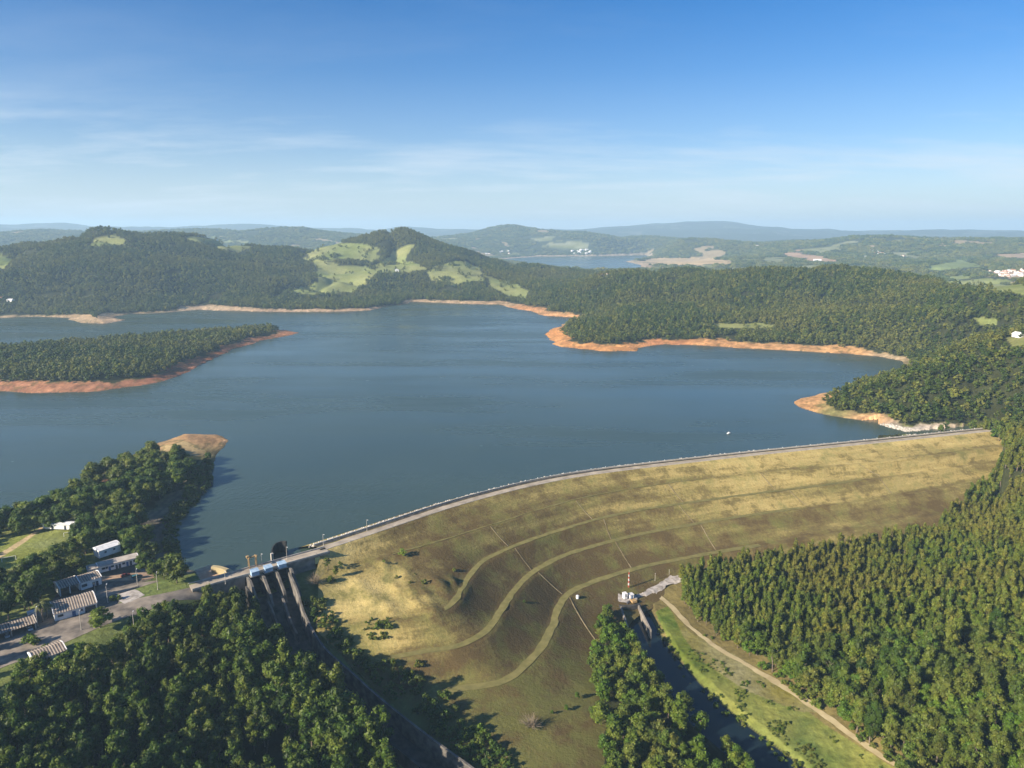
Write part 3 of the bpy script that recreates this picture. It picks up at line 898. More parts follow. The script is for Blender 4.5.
# ------------------------------------------------------------------ water
mw, nt, b = mat('lake_water', 0.12)
b.inputs['IOR'].default_value = 1.33
b.inputs['Specular IOR Level'].default_value = 0.5
tc = N(nt, 'ShaderNodeTexCoord')
n1 = noise(nt, tc.outputs['Object'], 0.004, 4, 0.6)
r1 = ramp(nt, n1.outputs['Fac'], [(0.35, (0.034, 0.056, 0.045)), (0.65, (0.046, 0.070, 0.055))])
nt.links.new(r1.outputs['Color'], b.inputs['Base Color'])
mp = N(nt, 'ShaderNodeMapping')
mp.inputs['Scale'].default_value = (1.0, 0.55, 1)
mp.inputs['Rotation'].default_value = (0, 0, 0.5)
nt.links.new(tc.outputs['Object'], mp.inputs['Vector'])
n2 = noise(nt, mp.outputs['Vector'], 0.32, 5, 0.6)
n3 = noise(nt, mp.outputs['Vector'], 0.006, 4, 0.6)
r3 = ramp(nt, n3.outputs['Fac'], [(0.38, 0.11), (0.62, 0.30)])
mp4 = N(nt, 'ShaderNodeMapping'); mp4.inputs['Scale'].default_value = (.35, 1.6, 1); mp4.inputs['Rotation'].default_value = (0, 0, .25); nt.links.new(tc.outputs['Object'], mp4.inputs['Vector'])
n4 = noise(nt, mp4.outputs['Vector'], 0.006, 6, 0.65)
r4 = ramp(nt, n4.outputs['Fac'], [(0.36, 0.14), (0.64, 0.34)])
nt.links.new(r4.outputs['Color'], b.inputs['Roughness'])
bp = N(nt, 'ShaderNodeBump')
bp.inputs['Distance'].default_value = 0.6
nt.links.new(r3.outputs['Color'], bp.inputs['Strength'])
nt.links.new(n2.outputs['Fac'], bp.inputs['Height'])
nt.links.new(bp.outputs['Normal'], b.inputs['Normal'])
M['water'] = mw
near = [off(Cn, 8)[0, :2] + np.array([60, 10.])] + [q_[:2] for q_ in off(Cn, 8)[::12]] + [DL[0, :2] + dax * t_ + dnn * 5 for t_ in (0, DLEN * .5, DLEN - 1)] + [P(186, 586, 0)[:2]] + [P(120, 590, 0)[:2], P(0, 632, 0)[:2], np.array([-900, 130.])]
far_ = [np.array([-2600, 900.]), np.array([-2600, 6600.]), np.array([2600, 6600.]), np.array([2600, 800.])]
mb_ = MB()
poly = [tuple(p) for p in near] + [tuple(p) for p in far_]
mb_.add([(p[0], p[1], 0.0) for p in poly], [tuple(range(len(poly)))])
lw = mb_.build('lake_water', mw)
bm = bmesh.new(); bm.from_mesh(lw.data); bmesh.ops.triangulate(bm, faces=bm.faces)
for f in bm.faces:
    if f.normal.z < 0: f.normal_flip()
bm.to_mesh(lw.data); bm.free()
tag(lw, 'calm blue green water of the reservoir', None, None, 'structure')
rr = resample(np.concatenate([RIVER, np.full((len(RIVER), 1), -37.0)], 1), 60)
tg = np.gradient(rr[:, :2], axis=0); tg /= np.linalg.norm(tg, axis=1)[:, None]
nn = np.stack([-tg[:, 1], tg[:, 0]], 1)
V = np.concatenate([np.concatenate([rr[:, :2] + nn * s, rr[:, 2:]], 1)[:, None] for s in (-16, 0, 16)], 1).reshape(-1, 3)
mr, nt, b = mat('river_water', 0.08)
b.inputs['Base Color'].default_value = (0.008, 0.016, 0.02, 1)
tc = N(nt, 'ShaderNodeTexCoord'); n1 = noise(nt, tc.outputs['Object'], 0.5, 4)
bp = N(nt, 'ShaderNodeBump'); bp.inputs['Strength'].default_value = 0.08
nt.links.new(n1.outputs['Fac'], bp.inputs['Height']); nt.links.new(bp.outputs['Normal'], b.inputs['Normal'])
tag(link('river_water', grid_mesh('river_water', V, 60, 3, None, mr)), 'dark narrow river below the outlet', None, None, 'structure')
#--PART2--
# ================================================================== EARTH DAM
dam = empty('earth_dam', tuple(curves[2][NS // 2]))
tag(dam, 'long curved grassy earth dam with stepped berms and a road along its crest', 'dam')
bpy.context.view_layer.update()
DAMINV = Matrix.Translation(-Vector(dam.location))


def dlink(name, me, parent=dam):
    o = link(name, me, parent)
    if parent is dam:
        o.matrix_parent_inverse = DAMINV
    return o


V = DAMV
UVA = np.zeros((len(rows), NS, 3))
UVA[:, :, 0] = LS[None]
UVA[:, :, 1] = DAMT[:, None]
sfrac = np.linspace(0, 1, NS)[None].repeat(len(rows), 0)
tt = DAMT[:, None].repeat(NS, 1)
# how much straw-coloured grass each stretch carries
straw = 0.62 - 0.50 * sstep(0.28, 0.62, sfrac) + 0.22 * sstep(26, 0, tt) + 0.14 * sstep(0.75, 0.95, sfrac) * sstep(80, 30, tt) - 0.30 * sstep(62, 78, tt) * (sfrac < .75)
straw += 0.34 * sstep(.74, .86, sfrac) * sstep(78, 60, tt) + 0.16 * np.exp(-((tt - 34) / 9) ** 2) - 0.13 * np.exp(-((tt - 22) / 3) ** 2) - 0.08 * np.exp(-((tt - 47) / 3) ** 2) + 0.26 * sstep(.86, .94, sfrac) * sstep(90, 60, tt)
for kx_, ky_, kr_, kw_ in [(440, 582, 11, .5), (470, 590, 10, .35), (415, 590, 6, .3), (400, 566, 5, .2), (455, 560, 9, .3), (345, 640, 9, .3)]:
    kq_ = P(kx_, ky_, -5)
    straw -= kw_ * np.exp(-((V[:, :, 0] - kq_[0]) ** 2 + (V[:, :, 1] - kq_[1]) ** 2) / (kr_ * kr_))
green = 0.17 * sstep(0.62, 0.8, sfrac) * sstep(80, 105, tt) + 0.1 * sstep(0.9, 0.97, sfrac)
m_, nt, b = mat('dam_grass', 0.95)
b.inputs['Specular IOR Level'].default_value = 0.05
ua = N(nt, 'ShaderNodeAttribute', attribute_name='along')
sa = N(nt, 'ShaderNodeAttribute', attribute_name='straw')
ga = N(nt, 'ShaderNodeAttribute', attribute_name='green')
mp = N(nt, 'ShaderNodeMapping'); mp.inputs['Scale'].default_value = (0.012, 0.07, 1)
nt.links.new(ua.outputs['Vector'], mp.inputs['Vector'])
nA = noise(nt, mp.outputs['Vector'], 1.0, 7, 0.62)
tc = N(nt, 'ShaderNodeTexCoord')
nB = noise(nt, tc.outputs['Object'], 0.07, 8, 0.68)
nC = noise(nt, tc.outputs['Object'], 0.6, 5, 0.7)
mp2 = N(nt, 'ShaderNodeMapping'); mp2.inputs['Scale'].default_value = (0.09, 0.9, 1)
nt.links.new(ua.outputs['Vector'], mp2.inputs['Vector'])
nD = noise(nt, mp2.outputs['Vector'], 1.0, 3, 0.6)
def math_(op, a, b_, nt=nt):
    n_ = N(nt, 'ShaderNodeMath', operation=op)
    for s_, v_ in zip(n_.inputs, (a, b_)):
        if isinstance(v_, (int, float)):
            s_.default_value = v_
        else:
            nt.links.new(v_, s_)
    return n_.outputs[0]
f = math_('ADD', math_('MULTIPLY', nA.outputs['Fac'], 1.25), math_('MULTIPLY', nB.outputs['Fac'], 1.5))
f = math_('ADD', f, math_('MULTIPLY', nC.outputs['Fac'], 0.55))
f = math_('ADD', f, math_('MULTIPLY', nD.outputs['Fac'], 0.22))
f = math_('ADD', f, -1.65)
f = math_('ADD', f, math_('MULTIPLY', sa.outputs['Fac'], 0.75))
rA = ramp(nt, f, [(0.12, (0.10, 0.071, 0.030)), (0.30, (0.138, 0.104, 0.041)), (0.46, (0.19, 0.153, 0.055)), (0.60, (0.33, 0.255, 0.095)), (0.85, (0.48, 0.375, 0.15))])
gsum = math_('ADD', ga.outputs['Fac'], math_('MULTIPLY', math_('ADD', nB.outputs['Fac'], -0.42), 1.3))
rG = ramp(nt, gsum, [(0.08, 0.0), (0.32, 0.8)])
cc = mixc(nt, rA.outputs['Color'], (0.115, 0.118, 0.034), rG.outputs['Color'])
nt.links.new(cc, b.inputs['Base Color'])
bp = N(nt, 'ShaderNodeBump'); bp.inputs['Strength'].default_value = 0.8; bp.inputs['Distance'].default_value = 0.6
nt.links.new(nC.outputs['Fac'], bp.inputs['Height']); nt.links.new(bp.outputs['Normal'], b.inputs['Normal'])
M['dam_grass'] = m_
dlink('embankment', grid_mesh('embankment', V.reshape(-1, 3), len(rows), NS, {'along': ('FLOAT_VECTOR', UVA.reshape(-1, 3)), 'straw': ('FLOAT', straw), 'green': ('FLOAT', green)}, m_))


M['gutter'] = noisy('weathered_gutter', (0.13, 0.10, 0.05), (0.27, 0.215, 0.12), 0.2, 0.95, 6)
def strip(c, d0, d1, dz, material, name, parent, i0=0, i1=None, nc=4, link_fn=None, jit=0.0):
    i1 = len(c) if i1 is None else i1
    nr_ = nrm_right(c)[i0:i1]
    cs = c[i0:i1]
    ws = np.linspace(d0, d1, nc)
    V = np.zeros((nc, len(cs), 3))
    for k, d in enumerate(ws):
        dj = d + (jit * (fbm(cs[:, 0] + 31 * k, cs[:, 1], 7, 2, 70)) if k in (0, nc - 1) else 0)
        V[k, :, :2] = cs[:, :2] + nr_ * (d if np.isscalar(dj) else dj[:, None])
        V[k, :, 2] = cs[:, 2] + dz
    me = grid_mesh(name, V.reshape(-1, 3), nc, len(cs), None, M[material])
    return (link_fn or (lambda a, b_: link(a, b_, parent)))(name, me)


M['track'] = noisy('mown_grass_track', (0.125, 0.115, 0.036), (0.19, 0.165, 0.056), 0.3, 0.95, 6)
strip(Cn, 0.9, 5.6, 0.06, 'crest_road', 'crest_road', dam, link_fn=dlink, jit=0.5)
strip(Cn, 6.2, 8.4, 0.05, 'concrete_dark', 'drainage_channel', dam, link_fn=dlink)
w_ = MB(); w_.wall(off(Cn, 9.2), 0.5, 0.75, 0.5); pw = dlink('parapet', w_.mesh('parapet', 'concrete_light'))
w_ = MB(); w_.wall(off(Cn, 0.35), 0.35, 0.22, 0.4); dlink('kerb', w_.mesh('kerb', 'concrete_light'))
pxs = [to_px(c[:, 0], c[:, 1], c[:, 2]) for c in curves]
for k, x_from in ((1, 700), (2, 860), (3, 800), (4, 760)):
    i0 = int(np.argmin(np.abs(pxs[k][0] - x_from)))
    i1 = NS - 25
    if k == 2:
        i1 = int(np.argmin((pxs[k][0] - 447) ** 2 + (pxs[k][1] - 609) ** 2)) + 6
    if k == 1:
        i1 = int(NS * 0.82)
    wd = (0.55, 1.6, 1.8, 2.0)[k - 1]
    o = strip(curves[k], -wd, wd, 0.22, 'track', 'berm_track', dam, i0, i1, 5, dlink, 0.7)
# riprap on the lake side of the crest
rk = MB()
ic = bmesh.new(); bmesh.ops.create_icosphere(ic, subdivisions=1, radius=1.0)
icv = np.array([v.co[:] for v in ic.verts]); icf = [tuple(v.index for v in f.verts) for f in ic.faces]; ic.free()
oc = off(Cn, 11.3, -0.5)
for i in range(NS):
    for _ in range(5):
        p = oc[min(NS - 1, i)] + np.array([rng.normal() * .7, rng.normal() * .7, rng.uniform(-.5, .1)])
        r_ = rng.uniform(.35, .8)
        rk.add(icv * r_ * rng.uniform(.6, 1.2, (len(icv), 1)) * np.array([1, 1, .7]) + p, icf)
o = dlink('riprap', rk.mesh('riprap', 'rock')); o['kind'] = 'stuff'
# drain gutters running straight down between berms
def damrow(t):
    return int(np.argmin(np.abs(DAMT - t)))
rowpx = to_px(V[:, :, 0], V[:, :, 1], V[:, :, 2])
berm_rows = {0: 4}
for k, t in ((1, 20), (2, 44.4), (3, 68.8), (4, 93.2), (5, 117.6)):
    berm_rows[k] = damrow(t)
for k, xt, xb in ((1, 490, 509), (1, 577, 592), (1, 668, 682), (2, 515, 531), (2, 604, 611), (2, 680, 695), (3, 538, 562), (3, 616, 632), (3, 700, 716), (4, 570, 583), (1, 760, 776), (1, 860, 880), (2, 790, 806), (2, 880, 892)):
    ra, rb_ = berm_rows[k] + 2, berm_rows[k + 1]
    ia = int(np.argmin(np.abs(rowpx[0][ra] - xt) + (rowpx[1][ra] > 640) * 1e3)); ib = int(np.argmin(np.abs(rowpx[0][rb_] - xb) + (rowpx[1][rb_] > 640) * 1e3))
    g = []
    for r_ in range(ra, rb_ + 1):
        f_ = (r_ - ra) / (rb_ - ra)
        x_ = ia + (ib - ia) * f_
        i_ = int(x_)
        g.append(V[r_, i_] * (1 - x_ + i_) + V[r_, min(NS - 1, i_ + 1)] * (x_ - i_))
    g = np.array(g)
    w_ = MB(); w_.wall(g, 0.55, 0.2, 0.5)
    dlink('drain_gutter', w_.mesh('drain_gutter', 'gutter'))
# bollards along the parapet
bm_ = MB(); bm_.tube((0, 0, 0), (0, 0, 1.0), .22, .2, 8); bm_.tube((0, 0, 1.0), (0, 0, 1.15), .2, .08, 8)
bme = bm_.mesh('bollard', 'white', True)
bl = off(Cn, 10.1)
for i in range(10, NS, 6):
    p = bl[i]
    tag(link('bollard', bme), 'short white post in the row along the lake edge of the dam crest', 'bollard', 'white posts along the dam crest').location = (p[0], p[1], p[2] - 0.1)


def loft_z(x, y):
    """height of the dam surface near (x, y), or None"""
    d = (DAMV[4:-1, :, 0] - x) ** 2 + (DAMV[4:-1, :, 1] - y) ** 2
    k = np.unravel_index(np.argmin(d), d.shape)
    return (DAMV[4:-1][k][2], math.sqrt(d[k]))


def surf_z(x, y):
    z = gz(x, y)
    lz, d = loft_z(x, y)
    return max(z, lz) if d < 4 else z


def sight(px, py, z0=None):
    """where a sight line meets the ground (or dam)"""
    d = ray(px, py)
    ts = np.arange(230 / math.hypot(d[0], d[1]), 900, 1.0) if z0 is None else None
    if z0 is not None:
        return P(px, py, z0)
    x, y, z = d[0] * ts, d[1] * ts, HC + d[2] * ts
    h = ground(x, y)
    for i in range(len(ts)):
        if z[i] <= h[i]:
            return np.array([x[i], y[i], h[i]])
        if i % 2 == 0 and z[i] < ZC + .2:
            lz, dd_ = loft_z(x[i], y[i])
            if dd_ < 3 and z[i] <= lz:
                return np.array([x[i], y[i], lz])
    return np.array([x[-1], y[-1], h[-1]])


# ================================================================== ROADS
def draped_road(name, pts, widths, material, label, cat=None, kind='structure', z=None, dz=0.12, n=160, nc=9, jit=0.3):
    c = np.array([P(x, y, z if z is not None else 8) for x, y in pts])
    full = np.concatenate([c, np.array(widths, float)[:, None]], 1)
    rs = resample(full, n)
    nr_ = nrm_right(rs[:, :3])
    V = np.zeros((nc, n, 3))
    for k, t in enumerate(np.linspace(-.5, .5, nc)):
        V[k, :, :2] = rs[:, :2] + nr_ * (rs[:, 3] * t)[:, None] + (nr_ * (jit * fbm(rs[:, 0] + k * 9, rs[:, 1], 6, 2, 80))[:, None] if k in (0, nc - 1) else 0)
    g = ground(V[:, :, 0].ravel(), V[:, :, 1].ravel()).reshape(nc, n)
    if name == 'gravel_pad':
        g = np.array([[surf_z(V[k, i, 0], V[k, i, 1]) for i in range(n)] for k in range(nc)])
    V[:, :, 2] = g + dz
    o = link(name, grid_mesh(name, V.reshape(-1, 3), nc, n, None, M[material]))
    tag(o, label, cat, None, kind)
    return rs


draped_road('village_road', [(206, 586), (188, 591), (165, 598), (140, 606), (105, 616.5), (60, 632.5), (10, 651), (-70, 684), (-200, 745)], [7, 7.5, 9, 15, 14.5, 20.5, 22, 18, 12], 'asphalt', 'wide worn asphalt road through the compound')
draped_road('back_street', [(157, 577), (130, 584.5), (95, 594), (55, 606), (36, 613)], [7, 11, 12, 12, 9], 'asphalt', 'shaded asphalt lane behind the sheds', dz=0.125)
draped_road('parking_area', [(118, 601), (128, 597), (140, 592.5)], [12, 13, 10], 'gravel', 'pale patched parking area beside the road', dz=0.13, n=40)
draped_road('forecourt', [(100, 577), (120, 573), (140, 570), (154, 567)], [5, 8, 10, 8], 'pave', 'brick coloured forecourt before the long white building', dz=0.12, n=40)
rs_tr = [(660, 596), (672, 606), (690, 626), (722, 650), (760, 672), (800, 698), (840, 728), (880, 757), (930, 790), (1000, 830)]
draped_road('dirt_track', rs_tr, [3, 3, 2.6, 2.6, 3.0, 3.4, 3.2, 3.0, 3, 3], 'dirt', 'pale dirt track beside the river meadow', z=-34, dz=0.12, n=220, nc=5, jit=0.8)
draped_road('gravel_pad', [(618, 597), (632, 598), (645, 593), (662, 583), (678, 577), (690, 574)], [5, 9, 6, 5, 6, 4], 'gravel', 'pale gravel pad at the outlet works', z=-31, dz=0.35, n=80, nc=9, jit=1.6)

# ================================================================== SPILLWAY
spill = empty('spillway', tuple(P(275, 572, 8)))
tag(spill, 'concrete spillway with three gates, pale blue hoist housings and a long chute', 'spillway')
bpy.context.view_layer.update()
SI = Matrix.Translation(-Vector(spill.location))


def sp(mb, name, mats, smooth=False):
    o = link(name, mb.mesh(name, mats, smooth), spill)
    o.matrix_parent_inverse = SI
    return o


ddn = -dnn
def dpos(px):
    """distance along the deck edge of a sighting px"""
    ts = np.linspace(-5, DLEN + 5, 600)
    q = DL[0, :2] + ts[:, None] * dax
    x, _, _ = to_px(q[:, 0], q[:, 1], 8.0)
    return ts[int(np.argmin(np.abs(x - px)))]
def at(t, d, z):
    q = DL[0, :2] + dax * t + dnn * d
    return np.array([q[0], q[1], z])
w_ = MB()
w_.box(at(DLEN / 2 - 2, 3.6, 7.55), (DLEN + 10, 7.6, 0.9), dax); sp(w_, 'deck', 'concrete')
w_ = MB(); w_.box(at(DLEN / 2 - 2, 3.6, 8.03), (DLEN + 10, 5.8, 0.06), dax); sp(w_, 'road_surface', 'crest_road')
for d in (0.12, 7.1):
    w_ = MB(); w_.box(at(DLEN / 2 - 2, d, 8.35), (DLEN + 10, 0.3, 0.7), dax); sp(w_, 'parapet', 'concrete_light')
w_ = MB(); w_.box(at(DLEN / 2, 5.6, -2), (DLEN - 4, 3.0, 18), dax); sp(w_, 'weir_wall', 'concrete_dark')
piers = [247, 260.5, 274, 287.5]
pt = [dpos(x) for x in piers]
for t in pt:
    w_ = MB()
    prof = [(6.5, 7.1), (-5.5, 7.1), (-9.0, 4.5), (-13.5, 1.0), (-17.5, -5.0), (-17.5, -14), (6.5, -14)]
    vs = []
    for s in (-.55, .55):
        for d, z in prof:
            vs.append(at(t + s, d, z))
    n_ = len(prof)
    w_.add(vs, [tuple(range(n_)), tuple(range(2 * n_ - 1, n_ - 1, -1))] + [(i, (i + 1) % n_, n_ + (i + 1) % n_, n_ + i) for i in range(n_)])
    pr = sp(w_, 'pier', 'concrete_mid')
    w_ = MB()
    w_.box(at(t, -4.4, 7.9), (2.3, 3.4, 2.2), dax, 0, .8)
    for j, (d, z) in enumerate(((-7.0, 6.9), (-9.2, 5.3), (-11.4, 3.5), (-13.2, 2.0))):
        w_.box(at(t, d, z), (2.1, 1.7, 1.9), dax, 0, .7)
    for s in (-.6, .6):
        w_.tube(at(t + s, -3, 8.6), at(t + s, -12, 3.0), .16)
    g_ = link('hoist_gear', w_.mesh('hoist_gear', 'rust'), pr)
    g_.matrix_parent_inverse = SI
for a, c_ in zip(pt[:-1], pt[1:]):
    mid, wd = (a + c_) / 2, abs(c_ - a) - 1.7
    w_ = MB()
    nst = 7                                           # curved radial gate skin
    for i in range(nst):
        z0, z1 = -4 + 10 * i / nst, -4 + 10 * (i + 1) / nst
        d0, d1 = 1.2 - 2.4 * math.sin(PI * i / nst), 1.2 - 2.4 * math.sin(PI * (i + 1) / nst)
        w_.add([at(mid - wd / 2, d0, z0), at(mid + wd / 2, d0, z0), at(mid + wd / 2, d1, z1), at(mid - wd / 2, d1, z1)], [(0, 1, 2, 3)])
        w_.box(at(mid, d0 - .2, z0), (wd, .3, .25), dax)
    sp(w_, 'gate', 'black')
    w_ = MB()
    w_.box(at(mid, -1.6, 8.9), (wd * .74, 2.8, 2.0), dax)
    w_.add([at(mid - wd * .40, -3.3, 9.95), at(mid + wd * .40, -3.3, 9.95), at(mid + wd * .40, .1, 10.45), at(mid - wd * .40, .1, 10.45),
            at(mid - wd * .40, -3.3, 10.1), at(mid + wd * .40, -3.3, 10.1), at(mid + wd * .40, .1, 10.6), at(mid - wd * .40, .1, 10.6)],
           [(3, 2, 1, 0), (4, 5, 6, 7), (0, 1, 5, 4), (1, 2, 6, 5), (2, 3, 7, 6), (3, 0, 4, 7)])
    sp(w_, 'hoist_housing', 'blue')
    w_ = MB(); w_.box(at(mid, -1.6, 7.62), (wd, 3.2, .3), dax); sp(w_, 'hoist_platform', 'concrete')
# abutment walls with buttresses either side of the gates
for t0, t1 in ((pt[0] + .9, DLEN), (1.0, pt[-1] - .9)):
    t0, t1 = min(t0, t1), max(t0, t1)
    w_ = MB(); w_.box(at((t0 + t1) / 2, 1.1, 0.4), (t1 - t0, 1.2, 13.3), dax); aw = sp(w_, 'abutment_wall', 'concrete')
    for t in np.arange(t0 + 1.5, t1, 5.2):
        w_ = MB(); w_.box(at(t, 0.05, 0.2), (.9, .9, 13), dax); bt_ = link('buttress', w_.mesh('buttress', 'concrete_dark'), aw); bt_.matrix_parent_inverse = SI
# chute
fl_c = (CHR + CHL) / 2
nf = len(CHR)
Vf = np.zeros((5, nf, 3))
for k, t in enumerate(np.linspace(0, 1, 5)):
    Vf[k] = CHR * (1 - t) + CHL * t
Vf[:, :, 2] = np.minimum(Vf[:, :, 2], np.interp(np.arange(nf), np.arange(nf), fl_c[:, 2])[None]) - 8.3
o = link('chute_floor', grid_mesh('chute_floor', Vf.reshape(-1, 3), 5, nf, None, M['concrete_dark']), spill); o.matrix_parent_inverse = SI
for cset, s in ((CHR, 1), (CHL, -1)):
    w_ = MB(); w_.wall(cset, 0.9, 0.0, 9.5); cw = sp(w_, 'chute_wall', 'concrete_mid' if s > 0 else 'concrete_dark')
    inn = (fl_c - cset)[:, :2]; inn /= np.linalg.norm(inn, axis=1)[:, None]
    w2 = MB()
    w2.wall(cset, 1.25, 0.16, 0.12); cpn = link('coping', w2.mesh('coping', 'concrete_mid'), cw); cpn.matrix_parent_inverse = SI
    for i in range(6, nf - 2, 2):
        w2 = MB(); p = cset[i]
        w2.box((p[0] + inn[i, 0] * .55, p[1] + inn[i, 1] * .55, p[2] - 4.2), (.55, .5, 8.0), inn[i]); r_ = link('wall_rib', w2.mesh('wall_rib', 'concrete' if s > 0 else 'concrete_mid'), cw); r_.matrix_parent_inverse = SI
for f_ in (1 / 3, 2 / 3):
    dv = CHR * (1 - f_) + CHL * f_
    dv = dv[3:11].copy(); dv[:, 2] -= 4.5
    w_ = MB(); w_.wall(dv, 0.9, 0, 4.5); sp(w_, 'divider_wall', 'concrete_mid')

# gantry crane
gc = empty('gantry_crane', tuple(at(dpos(257), 6.5, 8.06)))
tag(gc, 'small ochre gantry crane standing on the spillway deck above the gates', 'crane')
gc.scale = (.85, .85, .85)
gl = Vector(gc.location)
def gpt(t, d, z):
    return Vector((dax[0] * t + dnn[0] * d, dax[1] * t + dnn[1] * d, z))
for t in (-2.1, 2.1):
    for d in (-1.1, 1.1):
        w_ = MB(); w_.box(gpt(t, d, 3.2), (.38, .38, 6.4), dax); w_.build('leg', 'yellow', gc)
w_ = MB(); w_.box(gpt(0, 0, 6.7), (6.0, .7, .75), dax)
for t in (-2.1, 2.1):
    w_.box(gpt(t, 0, 6.75), (.6, 3.2, .55), dax)
w_.build('beam', 'yellow', gc)
w_ = MB(); w_.box(gpt(2.6, .2, 7.5), (1.4, 1.5, .9), dax); w_.build('hoist', 'yellow', gc)
w_ = MB(); w_.tube(gpt(2.1, -1, 0.4), gpt(2.1, 1, 6.2), .1); w_.tube(gpt(-2.1, 1, 0.4), gpt(-2.1, -1, 6.2), .1); w_.build('brace', 'yellow', gc)

# curved black wall in the water by the deck
ca_ = [P(x, y, 0) for x, y in [(272.5, 562), (272.4, 558), (274.5, 554.5), (278.5, 552), (283, 551.2), (287.0, 552.2)]]
cw_ = resample(np.array(ca_), 20); cw_[:, 2] = np.linspace(4.6, 6.6, 20)
tw = empty('training_wall', tuple(ca_[3]))
tag(tw, 'tall curved black wall rising from the lake beside the spillway deck', 'wall')
TI = Matrix.Translation(-Vector(ca_[3]))
w_ = MB(); w_.wall(cw_, .7, 0, 17); bpy.context.view_layer.update(); o = link('wall_face', w_.mesh('wall_face', 'black'), tw); o.matrix_parent_inverse = TI
w_ = MB(); w_.box((cw_[0, 0], cw_[0, 1], 0), (1.3, 1.3, 10.0), dax); o = link('end_post', w_.mesh('end_post', 'concrete_light'), tw); o.matrix_parent_inverse = TI
for i in range(3, 19, 3):
    w_ = MB(); w_.tube((cw_[i, 0], cw_[i, 1] - .5, -3), (cw_[i, 0], cw_[i, 1] - .5, cw_[i, 2] - .3), .22); o = link('rib', w_.mesh('rib', 'black'), tw); o.matrix_parent_inverse = TI

# intake quay left of the gates
qp = np.array([P(x, y, 3.2)[:2] for x, y in [(195, 570), (210, 565), (222, 567), (236, 574), (243, 581), (228, 588), (205, 594)]])
qy = empty('intake_quay', (qp[0][0], qp[0][1], 3.2)); QI = Matrix.Translation(-Vector(qy.location)); bpy.context.view_layer.update()
tag(qy, 'low brown quay with a pale curved wall at the foot of the deck', 'quay')
w_ = MB(); w_.prism([tuple(p) for p in qp], -9, 3.2); o = link('platform', w_.mesh('platform', 'pave'), qy); o.matrix_parent_inverse = QI
cv = resample(np.array([P(x, y, 6.8) for x, y in [(212, 566), (219, 566.5), (228, 569.5), (236, 573.5), (241, 576)]]), 16)
w_ = MB(); w_.wall(cv, 2.0, 0, 12); o = link('curved_wall', w_.mesh('curved_wall', 'dirt'), qy); o.matrix_parent_inverse = QI

# ================================================================== BUILDINGS
def ribbed_roof(w2, a, b, pitch=1.0, amp=0.07):
    """sheet with ribs running from edge a0-a1 to edge b0-b1"""
    a0, a1, b0, b1 = [np.array(q, float) for q in (*a, *b)]
    L = np.linalg.norm(a1 - a0)
    n_ = max(4, int(L / pitch * 8))
    t = np.linspace(0, 1, n_)
    wv = np.sin(t * L / pitch * 2 * PI)
    up = np.array([0, 0, 1.0])
    A = a0 + (a1 - a0) * t[:, None] + up * (amp * wv)[:, None]
    B = b0 + (b1 - b0) * t[:, None] + up * (amp * wv)[:, None]
    V = np.stack([A, A * .5 + B * .5, B])
    gv = np.tile((wv < -.1).astype(float), (3, 1))
    return grid_mesh('roof', V.reshape(-1, 3), 3, n_, {'groove': ('FLOAT', gv)}, M['roof_ribbed'])


